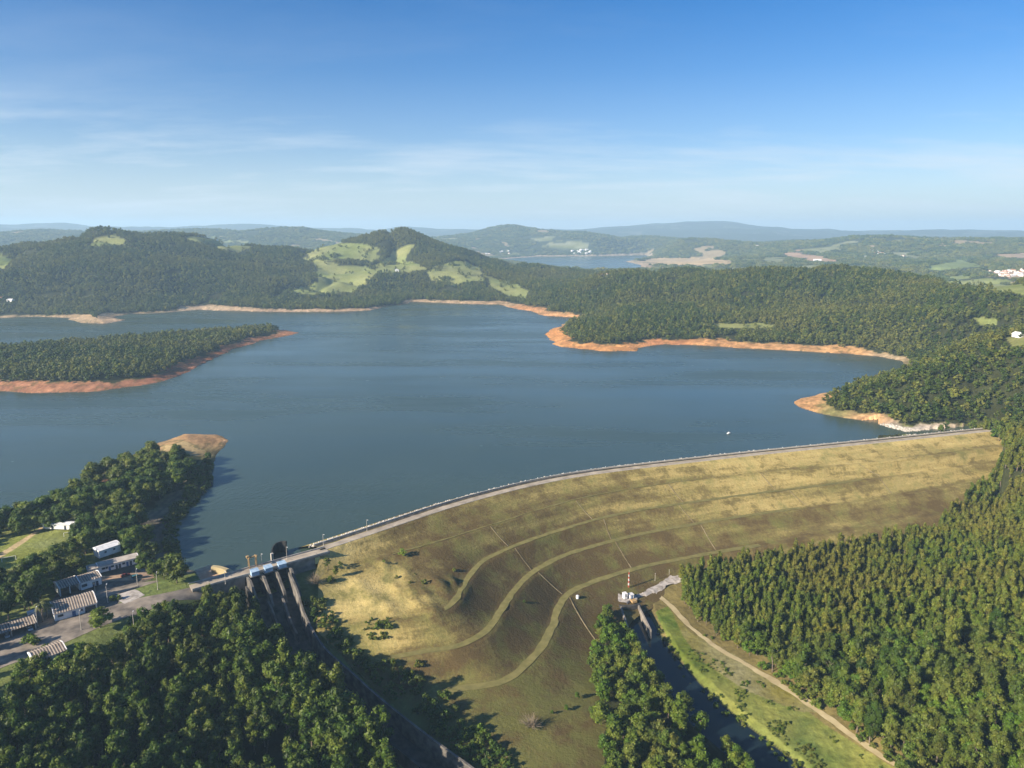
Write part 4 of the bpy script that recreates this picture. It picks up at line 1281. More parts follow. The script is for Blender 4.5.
def building(name, label, cat, fl_px, fr_px, depth, wh, rise, roof='ribbed', windows=(), doors=(), z=8.05, open_front=False, wall='white', hip=0.6, group=None):
    p0, p1 = P(*fl_px, z)[:2], P(*fr_px, z)[:2]
    u = p1 - p0; L = np.linalg.norm(u); u /= L
    nb = np.array([-u[1], u[0]])                       # towards the back (away from the camera)
    if nb[1] < 0: nb = -nb
    root = empty(name, (p0[0], p0[1], z), math.atan2(u[1], u[0]))
    tag(root, label, cat, group)
    s = 1 if (u[0] * nb[1] - u[1] * nb[0]) > 0 else -1
    th = .25
    w_ = MB()
    if open_front:
        w_.box((L / 2, s * (depth - th / 2), wh / 2), (L, th, wh))
        w_.box((th / 2, s * depth / 2, wh / 2), (th, depth - 2 * th, wh)); w_.box((L - th / 2, s * depth / 2, wh / 2), (th, depth - 2 * th, wh))
    else:
        w_.box((L / 2, s * th / 2, wh / 2), (L, th, wh)); w_.box((L / 2, s * (depth - th / 2), wh / 2), (L, th, wh))
        w_.box((th / 2, s * depth / 2, wh / 2), (th, depth - 2 * th, wh)); w_.box((L - th / 2, s * depth / 2, wh / 2), (th, depth - 2 * th, wh))
    # gable ends stand a little above the roof sheet
    for x0 in (-.28, L + .0):
        w_.add([(x0, -s * .5, wh - .3), (x0, s * (depth + .5), wh - .3), (x0, s * (depth + .5), wh + .25), (x0, s * depth * hip, wh + rise + .3), (x0, -s * .5, wh + .25),
                (x0 + .28, -s * .5, wh - .3), (x0 + .28, s * (depth + .5), wh - .3), (x0 + .28, s * (depth + .5), wh + .25), (x0 + .28, s * depth * hip, wh + rise + .3), (x0 + .28, -s * .5, wh + .25)],
               [(0, 1, 2, 3, 4), (9, 8, 7, 6, 5), (0, 1, 6, 5), (1, 2, 7, 6), (2, 3, 8, 7), (3, 4, 9, 8), (4, 0, 5, 9)])
    w_.build('wall', wall, root)
    eave = wh + .05
    if roof == 'ribbed':
        for (ya, yb) in ((-.9, depth * hip), (depth + .8, depth * hip)):
            rm = ribbed_roof(None, ((0.02, s * ya, eave), (L - .02, s * ya, eave)), ((0.02, s * yb, eave + rise), (L - .02, s * yb, eave + rise)))
            link('roof', rm, root)
    else:
        w_ = MB()
        for ya, yb in ((-.8, depth * hip), (depth + .7, depth * hip)):
            w_.add([(-.2, s * ya, eave), (L + .2, s * ya, eave), (L + .2, s * yb, eave + rise), (-.2, s * yb, eave + rise),
                    (-.2, s * ya, eave + .18), (L + .2, s * ya, eave + .18), (L + .2, s * yb, eave + rise + .18), (-.2, s * yb, eave + rise + .18)],
                   [(3, 2, 1, 0), (4, 5, 6, 7), (0, 1, 5, 4), (1, 2, 6, 5), (2, 3, 7, 6), (3, 0, 4, 7)])
        w_.build('roof', roof, root)
    for f_, wd, hh, zz in windows:
        w_ = MB(); w_.box((f_ * L, -s * .04, zz), (wd, .12, hh)); fr = w_.build('window', 'metal', root)
        w_ = MB(); w_.box((f_ * L, -s * .09, zz), (wd - .25, .06, hh - .25)); w_.build('pane', 'glass', fr)
    for f_, wd, hh, mt_ in doors:
        w_ = MB(); w_.box((f_ * L, -s * .05, hh / 2), (wd, .14, hh)); w_.build('door', mt_, root)
    if open_front:
        for f_ in np.linspace(0.02, .98, max(3, int(L / 6) + 1)):
            w_ = MB(); w_.box((f_ * L, s * .2, wh / 2), (.35, .35, wh)); w_.build('post', wall, root)
    return root, L, u, nb


building('shed', 'long ribbed roof shed facing the wide road, with a white side wall', 'shed', (55, 621.5), (97.5, 609.5), 12.5, 3.6, 1.5, windows=[(.62, 1.6, 1.2, 2.0), (.14, 2.2, 1.2, 2.0)], doors=[(.45, 1.4, 2.4, 'blue_door'), (.84, 4.2, 2.7, 'glass')])
building('workshop', 'shed with a ribbed roof and one dark open front on the shaded lane', 'shed', (60.5, 596.5), (80.3, 590.2), 8.5, 4.0, 1.3, open_front=True)
building('office', 'small white block with a ribbed roof and blue window, joined to the open shed', 'building', (81.2, 590.5), (102, 584), 8.0, 4.0, 1.2, windows=[(.18, 2.4, 1.5, 2.0)], doors=[(.62, 1.1, 2.3, 'glass'), (.78, 1.1, 2.3, 'glass')])
building('lodging_block', 'long low white building with grey roof and a row of doors behind the forecourt', 'building', (99, 573.3), (139, 563), 5.2, 3.3, 0.7, 'roof_grey',
         windows=[(.12, 1.6, 1.2, 1.9), (.2, 1.2, 1.2, 1.9), (.34, 1.6, 1.2, 1.9), (.62, 1.4, 1.2, 1.9), (.9, 1.6, 1.2, 1.9)], doors=[(.27, 1.0, 2.2, 'blue_door'), (.44, 1.0, 2.2, 'glass'), (.52, 1.0, 2.2, 'glass'), (.71, 1.0, 2.2, 'blue_door'), (.8, 1.0, 2.2, 'glass')])
building('annex', 'small grey roofed white annex at the near end of the long low building', 'building', (88.5, 575.8), (98.5, 573.4), 5.0, 3.0, 0.6, 'roof_grey', doors=[(.6, 1.0, 2.2, 'glass')])
building('storehouse', 'white roofed storehouse half hidden among trees', 'building', (99.5, 558.5), (121, 551), 6.0, 4.0, 0.9, 'roof_white', windows=[(.3, 1.2, 1.0, 2.4), (.7, 1.2, 1.0, 2.4)])
building('pavilion', 'long thin white shed at the far edge of the football field', 'shed', (43, 528.6), (75, 529.8), 4.0, 3.0, 0.5, 'roof_white', doors=[(.3, 1.2, 2.2, 'glass'), (.7, 1.2, 2.2, 'glass')])
building('hut', 'little brown roofed hut among the peninsula trees', 'hut', (100, 531.5), (113, 529), 5, 3.0, 1.0, 'roof_grey', doors=[(.5, 1.0, 2.1, 'glass')])
cp_root, cpL, cpu, cpn = building('carport', 'open carport with a ribbed roof and cars parked under it', 'carport', (-14, 645), (37, 628.6), 8, 3.1, 1.0, open_front=True, wall='concrete_light')
building('garage', 'low ribbed roof shed with a white gable below the road', 'shed', (35, 668), (67, 656), 8, 3.0, 1.2, doors=[(.3, 2.4, 2.3, 'blue_door'), (.75, 1.2, 2.1, 'glass')], z=7.6)
# utility box
q = P(32, 616, 8)
ub = empty('utility_cabinet', tuple(q)); tag(ub, 'small pale utility cabinet between the carport and the long shed', 'cabinet')
w_ = MB(); w_.box((0, 0, 1.1), (3.0, 2.2, 2.2), cpu); w_.build('body', 'white', ub)
w_ = MB(); w_.box((0, 0, 2.28), (3.3, 2.5, .16), cpu); w_.build('lid', 'roof_white', ub)

# ------------------------------------------------------------------ cars
def make_car(paint, name='parked_car', long=4.2, van=False):
    root = empty(name)
    h = 1.0 if not van else 1.15
    prof = [(-long / 2, .35), (-long / 2, .85), (-long / 2 + .25, h - .02), (long / 2 - 1.0, h - .05), (long / 2 - .1, .8), (long / 2, .6), (long / 2, .35)]
    def ext(prof, w, w2):
        n_ = len(prof)
        vs = [(x, -w / 2 if z < 1.1 else -w2 / 2, z) for x, z in prof] + [(x, w / 2 if z < 1.1 else w2 / 2, z) for x, z in prof]
        return vs, [tuple(range(n_)), tuple(range(2 * n_ - 1, n_ - 1, -1))] + [(i, (i + 1) % n_, n_ + (i + 1) % n_, n_ + i) for i in range(n_)]
    w_ = MB(); w_.add(*ext(prof, 1.75, 1.75)); w_.build('body', 'car_' + paint, root)
    top = 1.48 if not van else 1.95
    cab = [(-long / 2 + (.45 if not van else .1), h - .05), (-long / 2 + (.85 if not van else .15), top - .04), (long / 2 - 2.1, top - .04), (long / 2 - 1.15, h - .05)]
    w_ = MB(); w_.add(*ext(cab, 1.6, 1.42)); w_.build('windows', 'glass', root)
    w_ = MB(); w_.box((((cab[1][0] + cab[2][0]) / 2), 0, top), (cab[2][0] - cab[1][0], 1.42, .09)); w_.build('roof', 'car_' + paint, root)
    for x in (-long * .31, long * .31):
        for y in (-.82, .82):
            w_ = MB(); w_.tube((x, y - .11, .33), (x, y + .11, .33), .33, n=12); wh_ = w_.build('wheel', 'tyre', root)
            w_ = MB(); w_.tube((x, y - .13, .33), (x, y + .13, .33), .18, n=8); w_.build('rim', 'metal', wh_)
    return root


for (x, y, paint, ang, lab, van) in [(125, 571.5, 'maroon', .1, 'dark red car parked on the brick forecourt', False), (136.5, 572.3, 'teal', .2, 'dark teal van parked on the forecourt beside the red car', True),
                                      (7, 636.5, 'silver', 1.57, 'silver car parked under the carport', False), (30, 629.5, 'white', 1.57, 'white car under the right end of the carport', False)]:
    c_ = make_car(paint, 'parked_van' if van else 'parked_car', 5.0 if van else 4.2, van)
    q = P(x, y, 8.0)
    c_.location = (q[0], q[1], gz(q[0], q[1]) + .13)
    c_.rotation_euler = (0, 0, math.atan2(cpu[1], cpu[0]) + ang)
    tag(c_, lab, 'van' if van else 'car')

# ------------------------------------------------------------------ lamp posts
def make_lamp(h=8.0, double=False):
    root = empty('street_lamp')
    w_ = MB(); w_.tube((0, 0, 0), (0, 0, h), .16, .09, 8); w_.tube((0, 0, 0), (0, 0, .6), .24, .2, 8); w_.build('pole', 'concrete_light', root)
    w_ = MB(); w_.tube((0, 0, h - .1), (1.5, 0, h + .35), .06, .05, 6); w_.build('arm', 'metal', root)
    w_ = MB(); w_.box((1.75, 0, h + .36), (.8, .34, .18), None, 0, .7); w_.build('lamp_head', 'white', root)
    return root


lamps = [(81.5, 630.5, 'lamp post on the kerb in front of the long ribbed shed'), (108, 603, 'lamp post beside the small bush by the parking area'), (95.6, 594.5, 'lamp post on the shaded lane behind the long shed'),
         (74.6, 576, 'lamp post among bushes behind the open fronted shed'), (38, 626, 'lamp post at the right end of the carport'), (134, 626.5, 'lamp post in the shaded grass below the road'),
         (137.5, 584, 'lamp post on the grass corner of the forecourt'), (225.5, 584, 'lamp post on the deck above the left abutment wall'), (262, 566, 'lamp post on the deck next to the gantry crane'),
         (287, 559, 'lamp post on the deck beside the curved black wall'), (323.5, 546, 'lamp post where the dam crest meets the spillway deck'), (367, 531, 'lamp post along the left part of the dam crest'),
         (158, 590, 'lamp post by the road near the big round bush')]
lp0 = make_lamp(); index_children(lp0)
for i, (x, y, lab) in enumerate(lamps):
    o = lp0 if i == 0 else copy_tree(lp0)
    q = P(x, y, 8.05)
    z = gz(q[0], q[1]) if x < 200 else 8.05
    if 200 < x: o.scale = (.85, .85, .85)
    o.location = (q[0], q[1], z); o.rotation_euler = (0, 0, 1.9 if x < 200 else -0.9)
    tag(o, lab, 'street lamp', 'lamp posts of the compound and dam')
# goal
for (x, y, lab) in ((9, 560, 'white football goal at the near end of the field'), (70, 533, 'white football goal at the far end of the field')):
    q = P(x, y, 9); g_ = empty('football_goal', (q[0], q[1], gz(q[0], q[1]) - .02), .5); tag(g_, lab, 'goal')
    for s in (-3, 3):
        w_ = MB(); w_.tube((s, 0, 0), (s, 0, 2.4), .1); w_.build('post', 'white', g_)
    w_ = MB(); w_.tube((-3.1, 0, 2.4), (3.1, 0, 2.4), .1); w_.build('crossbar', 'white', g_)

# ------------------------------------------------------------------ outlet works
q0 = sight(628, 600); OZ = max(q0[2], -32.0) + .3
oh = empty('outlet_house', (q0[0], q0[1], OZ), .35); oh.scale = (.82, .82, .82); tag(oh, 'small bright white valve house with two cabins on the gravel pad', 'building')
w_ = MB(); w_.box((-2.3, .6, 1.9), (2.4, 3.0, 3.8)); w_.box((2.2, 0, 1.3), (3.0, 3.0, 2.6)); w_.build('wall', 'white', oh)
w_ = MB(); w_.box((-2.3, .6, 3.9), (2.8, 3.4, .2)); w_.box((2.2, 0, 2.7), (3.4, 3.4, .2)); w_.build('roof', 'roof_white', oh)
w_ = MB(); w_.box((2.2, -1.54, 1.05), (.9, .1, 2.1)); w_.build('door', 'blue_door', oh)
w_ = MB(); w_.box((-2.3, -.94, 2.4), (.9, .1, .8)); w_.build('window', 'glass', oh)
w_ = MB(); w_.box((2.2, -4.0, -.6), (3.6, 3.4, 1.4)); w_.build('plinth', 'yellow', oh)
q1 = sight(628.5, 589.5); mz = q1[2]
ms = empty('lattice_mast', tuple(q1), .3); tag(ms, 'red and white lattice radio mast behind the white valve house', 'mast')
hh = 9.5; nb_ = 7
for i in range(nb_):
    w_ = MB(); z0, z1 = hh * i / nb_, hh * (i + 1) / nb_
    w0, w1 = .46 - .26 * i / nb_, .46 - .26 * (i + 1) / nb_
    c0 = [(w0 * math.cos(a), w0 * math.sin(a), z0) for a in (0, 2.094, 4.189)]; c1 = [(w1 * math.cos(a), w1 * math.sin(a), z1) for a in (0, 2.094, 4.189)]
    for k in range(3):
        w_.tube(c0[k], c1[k], .09, n=5); w_.tube(c0[k], c1[(k + 1) % 3], .06, n=4); w_.tube(c1[k], c1[(k + 1) % 3], .06, n=4)
    w_.build('mast_section', 'red' if i % 2 == 0 else 'white', ms)
w_ = MB(); w_.tube((0, 0, hh), (0, 0, hh + 1.6), .05); w_.build('antenna', 'metal', ms)
# outlet channel walls
ow = empty('outlet_channel', (q0[0], q0[1], -33)); OI = Matrix.Translation(-Vector(ow.location)); bpy.context.view_layer.update()
tag(ow, 'short concrete outlet channel where the river leaves the dam', 'channel')
for pts in ([(621, 606), (624, 616), (630, 632)], [(638, 604), (644, 616), (651, 630)]):
    w_ = MB(); w_.wall(resample(np.array([P(x, y, -32) for x, y in pts]), 12), .8, 0, 7); o = link('side_wall', w_.mesh('side_wall', 'concrete'), ow); o.matrix_parent_inverse = OI
w_ = MB(); w_.wall(resample(np.array([P(x, y, -31.6) for x, y in [(619, 605), (629, 606), (640, 603.5)]]), 8), 1.4, 0, 7.5); o = link('head_wall', w_.mesh('head_wall', 'concrete_dark'), ow); o.matrix_parent_inverse = OI
for t in (625, 632):
    p_ = P(t, 607, -33); w_ = MB(); w_.tube((p_[0], p_[1] + 1, -35), (p_[0] + .4, p_[1] - 1.4, -35), 1.5, n=14); o = link('outlet_pipe', w_.mesh('outlet_pipe', 'black'), ow); o.matrix_parent_inverse = OI
q = sight(577.5, 600)
wt = empty('water_tank', tuple(q)); tag(wt, 'small white tank standing alone on the slope beside the lowest berm', 'tank')
w_ = MB(); w_.tube((0, 0, -.3), (0, 0, 1.3), .9, .9, 12); w_.build('tank_body', 'white', wt)
w_ = MB(); w_.tube((0, 0, 1.3), (0, 0, 1.7), .95, .3, 12); w_.build('lid', 'roof_white', wt)
for (x, y, lab) in ((655, 580.5, 'thin pale pole at the top of the gravel pad'), (669, 577, 'thin pale pole near the pine edge beside the gravel pad')):
    q = sight(x, y); pl = MB(); pl.tube((0, 0, -.3), (0, 0, 4.6), .12, .09, 6); pl.box((0, 0, 4.65), (.6, .2, .15))
    o = pl.build('pole', 'concrete_light'); o.location = tuple(q); tag(o, lab, 'pole')

# ------------------------------------------------------------------ boats
def boat(x, y, lab, l=7.0, rz=.4):
    q = P(x, y, 0); r_ = empty('motor_boat', (q[0], q[1], 0.0), rz)
    w_ = MB(); n_ = 8
    vs, fs = [], []
    for i in range(n_ + 1):
        t = i / n_; wd = 1.1 * (1 - max(0, t - .45) ** 2 * 3.0); wd = max(wd, .05); xx = -l / 2 + l * t
        vs += [(xx, -wd, .75 + .25 * t), (xx, -wd * .6, -.25), (xx, wd * .6, -.25), (xx, wd, .75 + .25 * t)]
    for i in range(n_):
        for k in range(4):
            a, b_ = 4 * i + k, 4 * i + (k + 1) % 4
            fs.append((a, a + 4, b_ + 4, b_))
    fs.append((0, 1, 2, 3)); fs.append((4 * n_ + 3, 4 * n_ + 2, 4 * n_ + 1, 4 * n_))
    w_.add(vs, fs); w_.build('hull', 'white', r_)
    w_ = MB(); w_.box((-.3, 0, 1.35), (l * .3, 1.5, 1.2), None, 0, .8); w_.build('cabin', 'white', r_)
    r_.scale = (.8, .8, .7); tag(r_, lab, 'boat')
boat(729, 433.5, 'small white boat alone on the open water near the dam', 4.4)
boat(823, 350.0, 'white boat moored at the orange shore under the wooded hill', 9.0, .1)

# ------------------------------------------------------------------ far houses
def make_house(wall, roof):
    r_ = empty('far_house')
    w_ = MB(); w_.box((0, 0, 2.2), (14, 9, 4.4)); w_.add([(-7, -4.5, 4.4), (-7, 4.5, 4.4), (-7, 0, 6.6), (7, -4.5, 4.4), (7, 4.5, 4.4), (7, 0, 6.6)], [(0, 2, 1), (3, 4, 5), (0, 1, 4, 3)]); w_.build('wall', wall, r_)
    w_ = MB()
    for s in (-1, 1):
        w_.add([(-7.5, s * 5.2, 4.15), (7.5, s * 5.2, 4.15), (7.5, 0, 6.75), (-7.5, 0, 6.75), (-7.5, s * 5.2, 4.4), (7.5, s * 5.2, 4.4), (7.5, 0, 7.0), (-7.5, 0, 7.0)], [(0, 1, 2, 3), (7, 6, 5, 4), (0, 4, 5, 1), (1, 5, 6, 2), (2, 6, 7, 3), (3, 7, 4, 0)])
    w_.build('roof', roof, r_)
    w_ = MB(); w_.box((2.5, -4.55, 1.1), (1.4, .12, 2.2)); w_.build('door', 'blue_door', r_)
    for x in (-4, -1, 5):
        w_ = MB(); w_.box((x, -4.55, 2.5), (1.6, .12, 1.4)); w_.build('window', 'glass', r_)
    index_children(r_)
    return r_


house_kinds = [make_house('white', 'terracotta'), make_house('white', 'roof_white'), make_house('concrete_light', 'terracotta')]
used = [0, 0, 0]
def far_ground(px, py):
    d = ray(px, py); h_ = math.hypot(d[0], d[1])
    r_ = np.exp(np.linspace(math.log(900), math.log(9000), 900))
    x, y, z = d[0] / h_ * r_, d[1] / h_ * r_, HC + d[2] / h_ * r_
    g = ground(x, y)
    i = int(np.argmax(z <= g))
    return np.array([x[i], y[i], g[i]]) if (z <= g).any() else np.array([x[-1], y[-1], g[-1]])
spots = []
for i in range(46):
    spots.append((988 + rng.uniform(0, 50), 270.3 + rng.uniform(0, 6.5), rng.integers(0, 3), 'pale house in the hillside town at the right edge', 'houses of the distant town on the right', rng.uniform(.8, 1.3)))
for i in range(16):
    spots.append((571 + rng.uniform(0, 20), 250.5 + rng.uniform(0, 4), 1, 'white building in the village beyond the far lake', 'white buildings beyond the far lake', rng.uniform(1.1, 2.0)))
for i in range(12):
    spots.append((872 + rng.uniform(0, 16), 252 + rng.uniform(0, 3), rng.integers(0, 3), 'pale building in the hamlet among distant woods', 'hamlet among the distant woods', rng.uniform(1.0, 1.7)))
for i in range(10):
    spots.append((474 + rng.uniform(0, 36), 249 + rng.uniform(0, 7), rng.integers(0, 2), 'pale house on the wooded shore left of the far lake', 'houses left of the far lake', rng.uniform(.9, 1.4)))
for (x, y, k, lab, s) in [(817, 262.5, 1, 'long white building at the end of the brown field', 2.4), (866, 258, 1, 'white building on the slope between two woods', 1.6), (903, 257, 2, 'pale farm building beside the far green field', 1.8), (757, 247, 1, 'white house high on the far wooded ridge', 1.5),
                          (601, 277, 0, 'red roofed house in the trees below the wooded hill', 1.2), (607, 276, 0, 'second red roofed house beside the first below the wooded hill', 1.0), (397, 271.5, 1, 'white farmhouse on the green pasture of the left hills', 1.1),
                          (1018, 344, 1, 'white house in a bare clearing on the right hill', .8), (11, 302, 1, 'white house by trees above the far left shore', .9), (3, 300, 2, 'grey house beside the white one above the far left shore', .9)]:
    spots.append((x, y, k, lab, None, s))
for (x, y, k, lab, grp, s) in spots:
    o = house_kinds[k] if used[k] == 0 else copy_tree(house_kinds[k])
    used[k] += 1
    q = far_ground(x, y)
    o.location = (q[0], q[1], q[2] - .4); o.rotation_euler = (0, 0, rng.uniform(0, 3.1)); o.scale = (s, s, s)
    tag(o, lab, 'house', grp)
#--PART3--
# ================================================================== TREES
def ico(sub):
    b_ = bmesh.new(); bmesh.ops.create_icosphere(b_, subdivisions=sub, radius=1.0)
    v = np.array([q.co[:] for q in b_.verts]); f = np.array([[q.index for q in t.verts] for t in b_.faces]); b_.free()
    return v, f
ICO1, ICO2 = ico(1), ico(2)


def crown_arrays(seed, Ht, W, ncl, leaves, leaf, shape, base=0.28, sub=1):
    """irregular crown of leaf clumps: a rough inner mass for each clump with loose leaf faces around it"""
    g = np.random.default_rng(seed)
    iv, if_ = ICO1 if sub == 1 else ICO2
    vs, fs, tint = [], [], []
    nv = 0
    for i in range(ncl):
        t = (i + g.uniform(0, 1)) / ncl
        a = g.uniform(0, 2 * PI)
        if shape == 'cone':
            z = Ht * (base + (1 - base) * t ** .9 * .93)
            env = W / 2 * (1.0 - .62 * t ** 1.9) * (0.75 + .25 * min(1, t * 5))
            rad = env * g.uniform(.42, .62) + .25
            ro = max(0, env - rad * .75) * g.uniform(.5, 1.1)
        elif shape == 'tall':
            z = Ht * (base + (1 - base) * t * .92)
            env = W / 2 * math.sin(PI * (.16 + .72 * t)) ** .7
            rad = env * g.uniform(.40, .62) + .2
            ro = max(0, env - rad * .7) * g.uniform(.4, 1.15)
        else:
            z = Ht * (base + (1 - base) * (.12 + .74 * t))
            env = W / 2 * math.sqrt(max(.05, 1 - ((t - .38) / .72) ** 2))
            rad = W * g.uniform(.13, .22)
            ro = max(0, env - rad * .6) * math.sqrt(g.uniform(.15, 1.15))
        c = np.array([ro * math.cos(a), ro * math.sin(a), z])
        sc = np.array([1, 1, g.uniform(.75, 1.05) * (1.25 if shape != 'round' else .85)])
        d = iv * g.uniform(.72, 1.15, (len(iv), 1))
        tn = g.uniform(.72, 1.3)
        hue = g.uniform(.9, 1.12)
        vs.append(c + d * rad * .9 * sc); fs.append(np.concatenate([if_, if_[:, :1]], 1) * 1 + nv)
        fs[-1][:, 3] = -1
        tint.append(np.tile([tn * hue * .8, tn * .8, tn * .75], (len(iv), 1))); nv += len(iv)
        nl = leaves
        n_ = g.normal(size=(nl, 3)); n_ /= np.linalg.norm(n_, axis=1)[:, None]
        n_[:, 2] = np.abs(n_[:, 2]) * np.sign(g.uniform(-.45, 1, nl)); 
        pos = c + n_ * rad * sc * g.uniform(.86, 1.28, (nl, 1))
        nn_ = n_ + g.normal(size=(nl, 3)) * .55
        nn_ /= np.linalg.norm(nn_, axis=1)[:, None]
        u = np.cross(nn_, g.normal(size=(nl, 3))); u /= np.linalg.norm(u, axis=1)[:, None] + 1e-9
        w = np.cross(nn_, u)
        s = leaf * g.uniform(.6, 1.35, (nl, 1))
        q = np.stack([pos - u * s, pos - w * s * .6, pos + u * s, pos + w * s * .6], 1).reshape(-1, 3)
        vs.append(q); fs.append(np.arange(nl * 4).reshape(-1, 4) + nv); nv += nl * 4
        lt = tn * g.uniform(.75, 1.3, (nl, 1))
        tint.append(np.repeat(np.concatenate([lt * hue, lt, lt * .9], 1), 4, 0))
    return np.concatenate(vs), np.concatenate(fs), np.concatenate(tint)


def mesh_from(name, V, F, T, mats, extra=None):
    faces = [tuple(int(x) for x in f if x >= 0) for f in F]
    me = bpy.data.meshes.new(name)
    v = [tuple(p) for p in V]
    nf0 = len(faces)
    if extra is not None:
        o = len(v); v += [tuple(p) for p in extra.v]; faces += [tuple(i + o for i in f) for f in extra.f]
        T = np.concatenate([T, np.ones((len(extra.v), 3))])
    me.from_pydata(v, [], faces)
    at_ = me.attributes.new('tint', 'FLOAT_COLOR', 'POINT')
    at_.data.foreach_set('color', np.concatenate([T, np.ones((len(T), 1))], 1).astype(np.float32).ravel())
    for m in mats:
        me.materials.append(M[m])
    if extra is not None:
        mi = np.zeros(len(faces), np.int32); mi[nf0:] = 1
        me.polygons.foreach_set('material_index', mi)
    me.update()
    return me


def trunk_mb(seed, Ht, W, shape, base):
    g = np.random.default_rng(seed + 500)
    t = MB(); r0 = .018 * Ht + .05
    pts = [np.array([0, 0, -1.0])]
    for z in np.linspace(.3, .8 if shape != 'round' else .5, 3):
        pts.append(np.array([g.normal() * .015 * Ht, g.normal() * .015 * Ht, z * Ht]))
    for i in range(3):
        t.tube(pts[i], pts[i + 1], r0 * (1 - .27 * i), r0 * (1 - .27 * (i + 1)), 6)
    for i in range(5 if shape == 'round' else 4):
        a = g.uniform(0, 2 * PI); z = Ht * g.uniform(base, .6)
        t.tube((0, 0, z), (W * .36 * math.cos(a), W * .36 * math.sin(a), z + Ht * .16), r0 * .4, r0 * .12, 5)
    return t


# kind: (height, width, clumps, leaves per clump, leaf size, shape, base, leaf material)
KINDS = {
    'broadleaf_tree': dict(n=9, H=(14, 16.5), W=(5.4, 7.0), cl=(17, 24), lv=34, lf=.34, shape='mix', base=.25, mat='leaf'),
    'plantation_tree': dict(n=8, H=(11, 13.2), W=(3.5, 4.5), cl=(12, 16), lv=30, lf=.33, shape='cone', base=.22, mat='leaf_olive'),
    'lakeside_tree': dict(n=6, H=(10.5, 13.5), W=(9, 12), cl=(26, 34), lv=34, lf=.42, shape='round', base=.18, mat='leaf'),
    'riverside_tree': dict(n=6, H=(10, 12.5), W=(6, 8), cl=(20, 27), lv=34, lf=.38, shape='round', base=.2, mat='leaf_fresh'),
    'bush': dict(n=5, H=(2.6, 3.4), W=(3.2, 4.4), cl=(9, 12), lv=26, lf=.26, shape='round', base=.02, mat='leaf_fresh'),
    'scrub': dict(n=5, H=(2.6, 3.4), W=(3.2, 4.4), cl=(9, 12), lv=26, lf=.26, shape='round', base=.02, mat='leaf'),  # shaped like bush, darker leaves paint in the shade beside the chute
    'far_tree': dict(n=8, H=(10.5, 13), W=(9, 11.5), cl=(7, 10), lv=11, lf=.9, shape='round', base=.1, mat='leaf_far'),
    'far_clump': dict(n=6, H=(11, 13), W=(30, 38), cl=(20, 26), lv=5, lf=2.2, shape='round', base=.0, mat='leaf_far'),
}
PROTO = {}
sd_ = 100
for k, d in KINDS.items():
    lst = []
    for i in range(d['n']):
        sd_ += 1
        g = np.random.default_rng(sd_)
        Ht, W = g.uniform(*d['H']), g.uniform(*d['W'])
        shape = d['shape'] if d['shape'] != 'mix' else ('tall' if i % 3 else 'round')
        if shape == 'tall': W *= .9
        Vc, Fc, Tc = crown_arrays(sd_, Ht, W, int(g.integers(*d['cl'])), d['lv'], d['lf'], shape, d['base'])
        tr = trunk_mb(sd_, Ht, W, shape, d['base'])
        lst.append((Ht, W, Vc, Fc, Tc, tr, d['mat']))
    PROTO[k] = lst


# ------------------------------------------------------------------ where trees stand
eyemax = np.maximum.accumulate((H - HC).reshape(shp) / np.exp(TL), axis=0)
def scatter(r0, r1, spacing, azmax, jit=.42):
    R_ = r1
    xs = np.arange(-R_ * math.sin(azmax), R_ * math.sin(azmax), spacing)
    ys = np.arange(r0 * math.cos(azmax) * .9, R_, spacing)
    GX, GY = np.meshgrid(xs, ys)
    GX = GX + (np.arange(len(ys)) % 2)[:, None] * spacing * .5
    GX, GY = GX.ravel(), GY.ravel()
    GX = GX + rng.uniform(-jit, jit, GX.shape) * spacing; GY = GY + rng.uniform(-jit, jit, GY.shape) * spacing
    r = np.hypot(GX, GY)
    m = (r >= r0) & (r < r1) & (np.abs(np.arctan2(GX, GY)) < azmax)
    return GX[m], GY[m]


def filt(x, y, th, slack):
    a, l = uv(x, y)
    z = bil(HT, az, lr, a, l)
    s = bil(SDT, az, lr, a, l)
    bw = bil(BWT, az, lr, a, l)
    r = np.hypot(x, y)
    px, py, _ = to_px(x, y, z + th * .55)
    ok = (px > -70) & (px < 1094) & (py < 850)
    ok &= (s > bw * (0.7 + .5 * rng.uniform(size=x.shape))) | ((r < 640) & inpoly(x, y, divpoly))
    ok &= ((z + th + slack - HC) / r > bil(eyemax, az, lr, a, np.log(r * .985)))
    # off the spillway, the river and the dam
    near = r < 700
    if near.any():
        xn, yn = x[near], y[near]
        o2 = (segdist(xn, yn, RIVER) > 10.5) & (segdist(xn, yn, CHC) > CHW + 2.8)
        dpoly = np.concatenate([off(curves[0], 70)[:, :2], curves[5][::-1, :2] ])
        o2 &= ~inpoly(xn, yn, dpoly) | (to_px(xn, yn, z[near] + th * .5)[0] > 940)
        ok[near] &= o2
    return ok, z, px, py


def openmask(px, py, r, pad=0):
    o = np.zeros(px.shape, bool)
    for k, pl in OPEN.items():
        lim = (2400, 1e9) if k in FAR_FIELD_COL else ((700, 3000) if (k[0] == 'c' and k[1:].isdigit() and k != 'c13') else (0, 760))
        o |= inpoly(px, py, pl) & (r > lim[0]) & (r < lim[1])
    return o


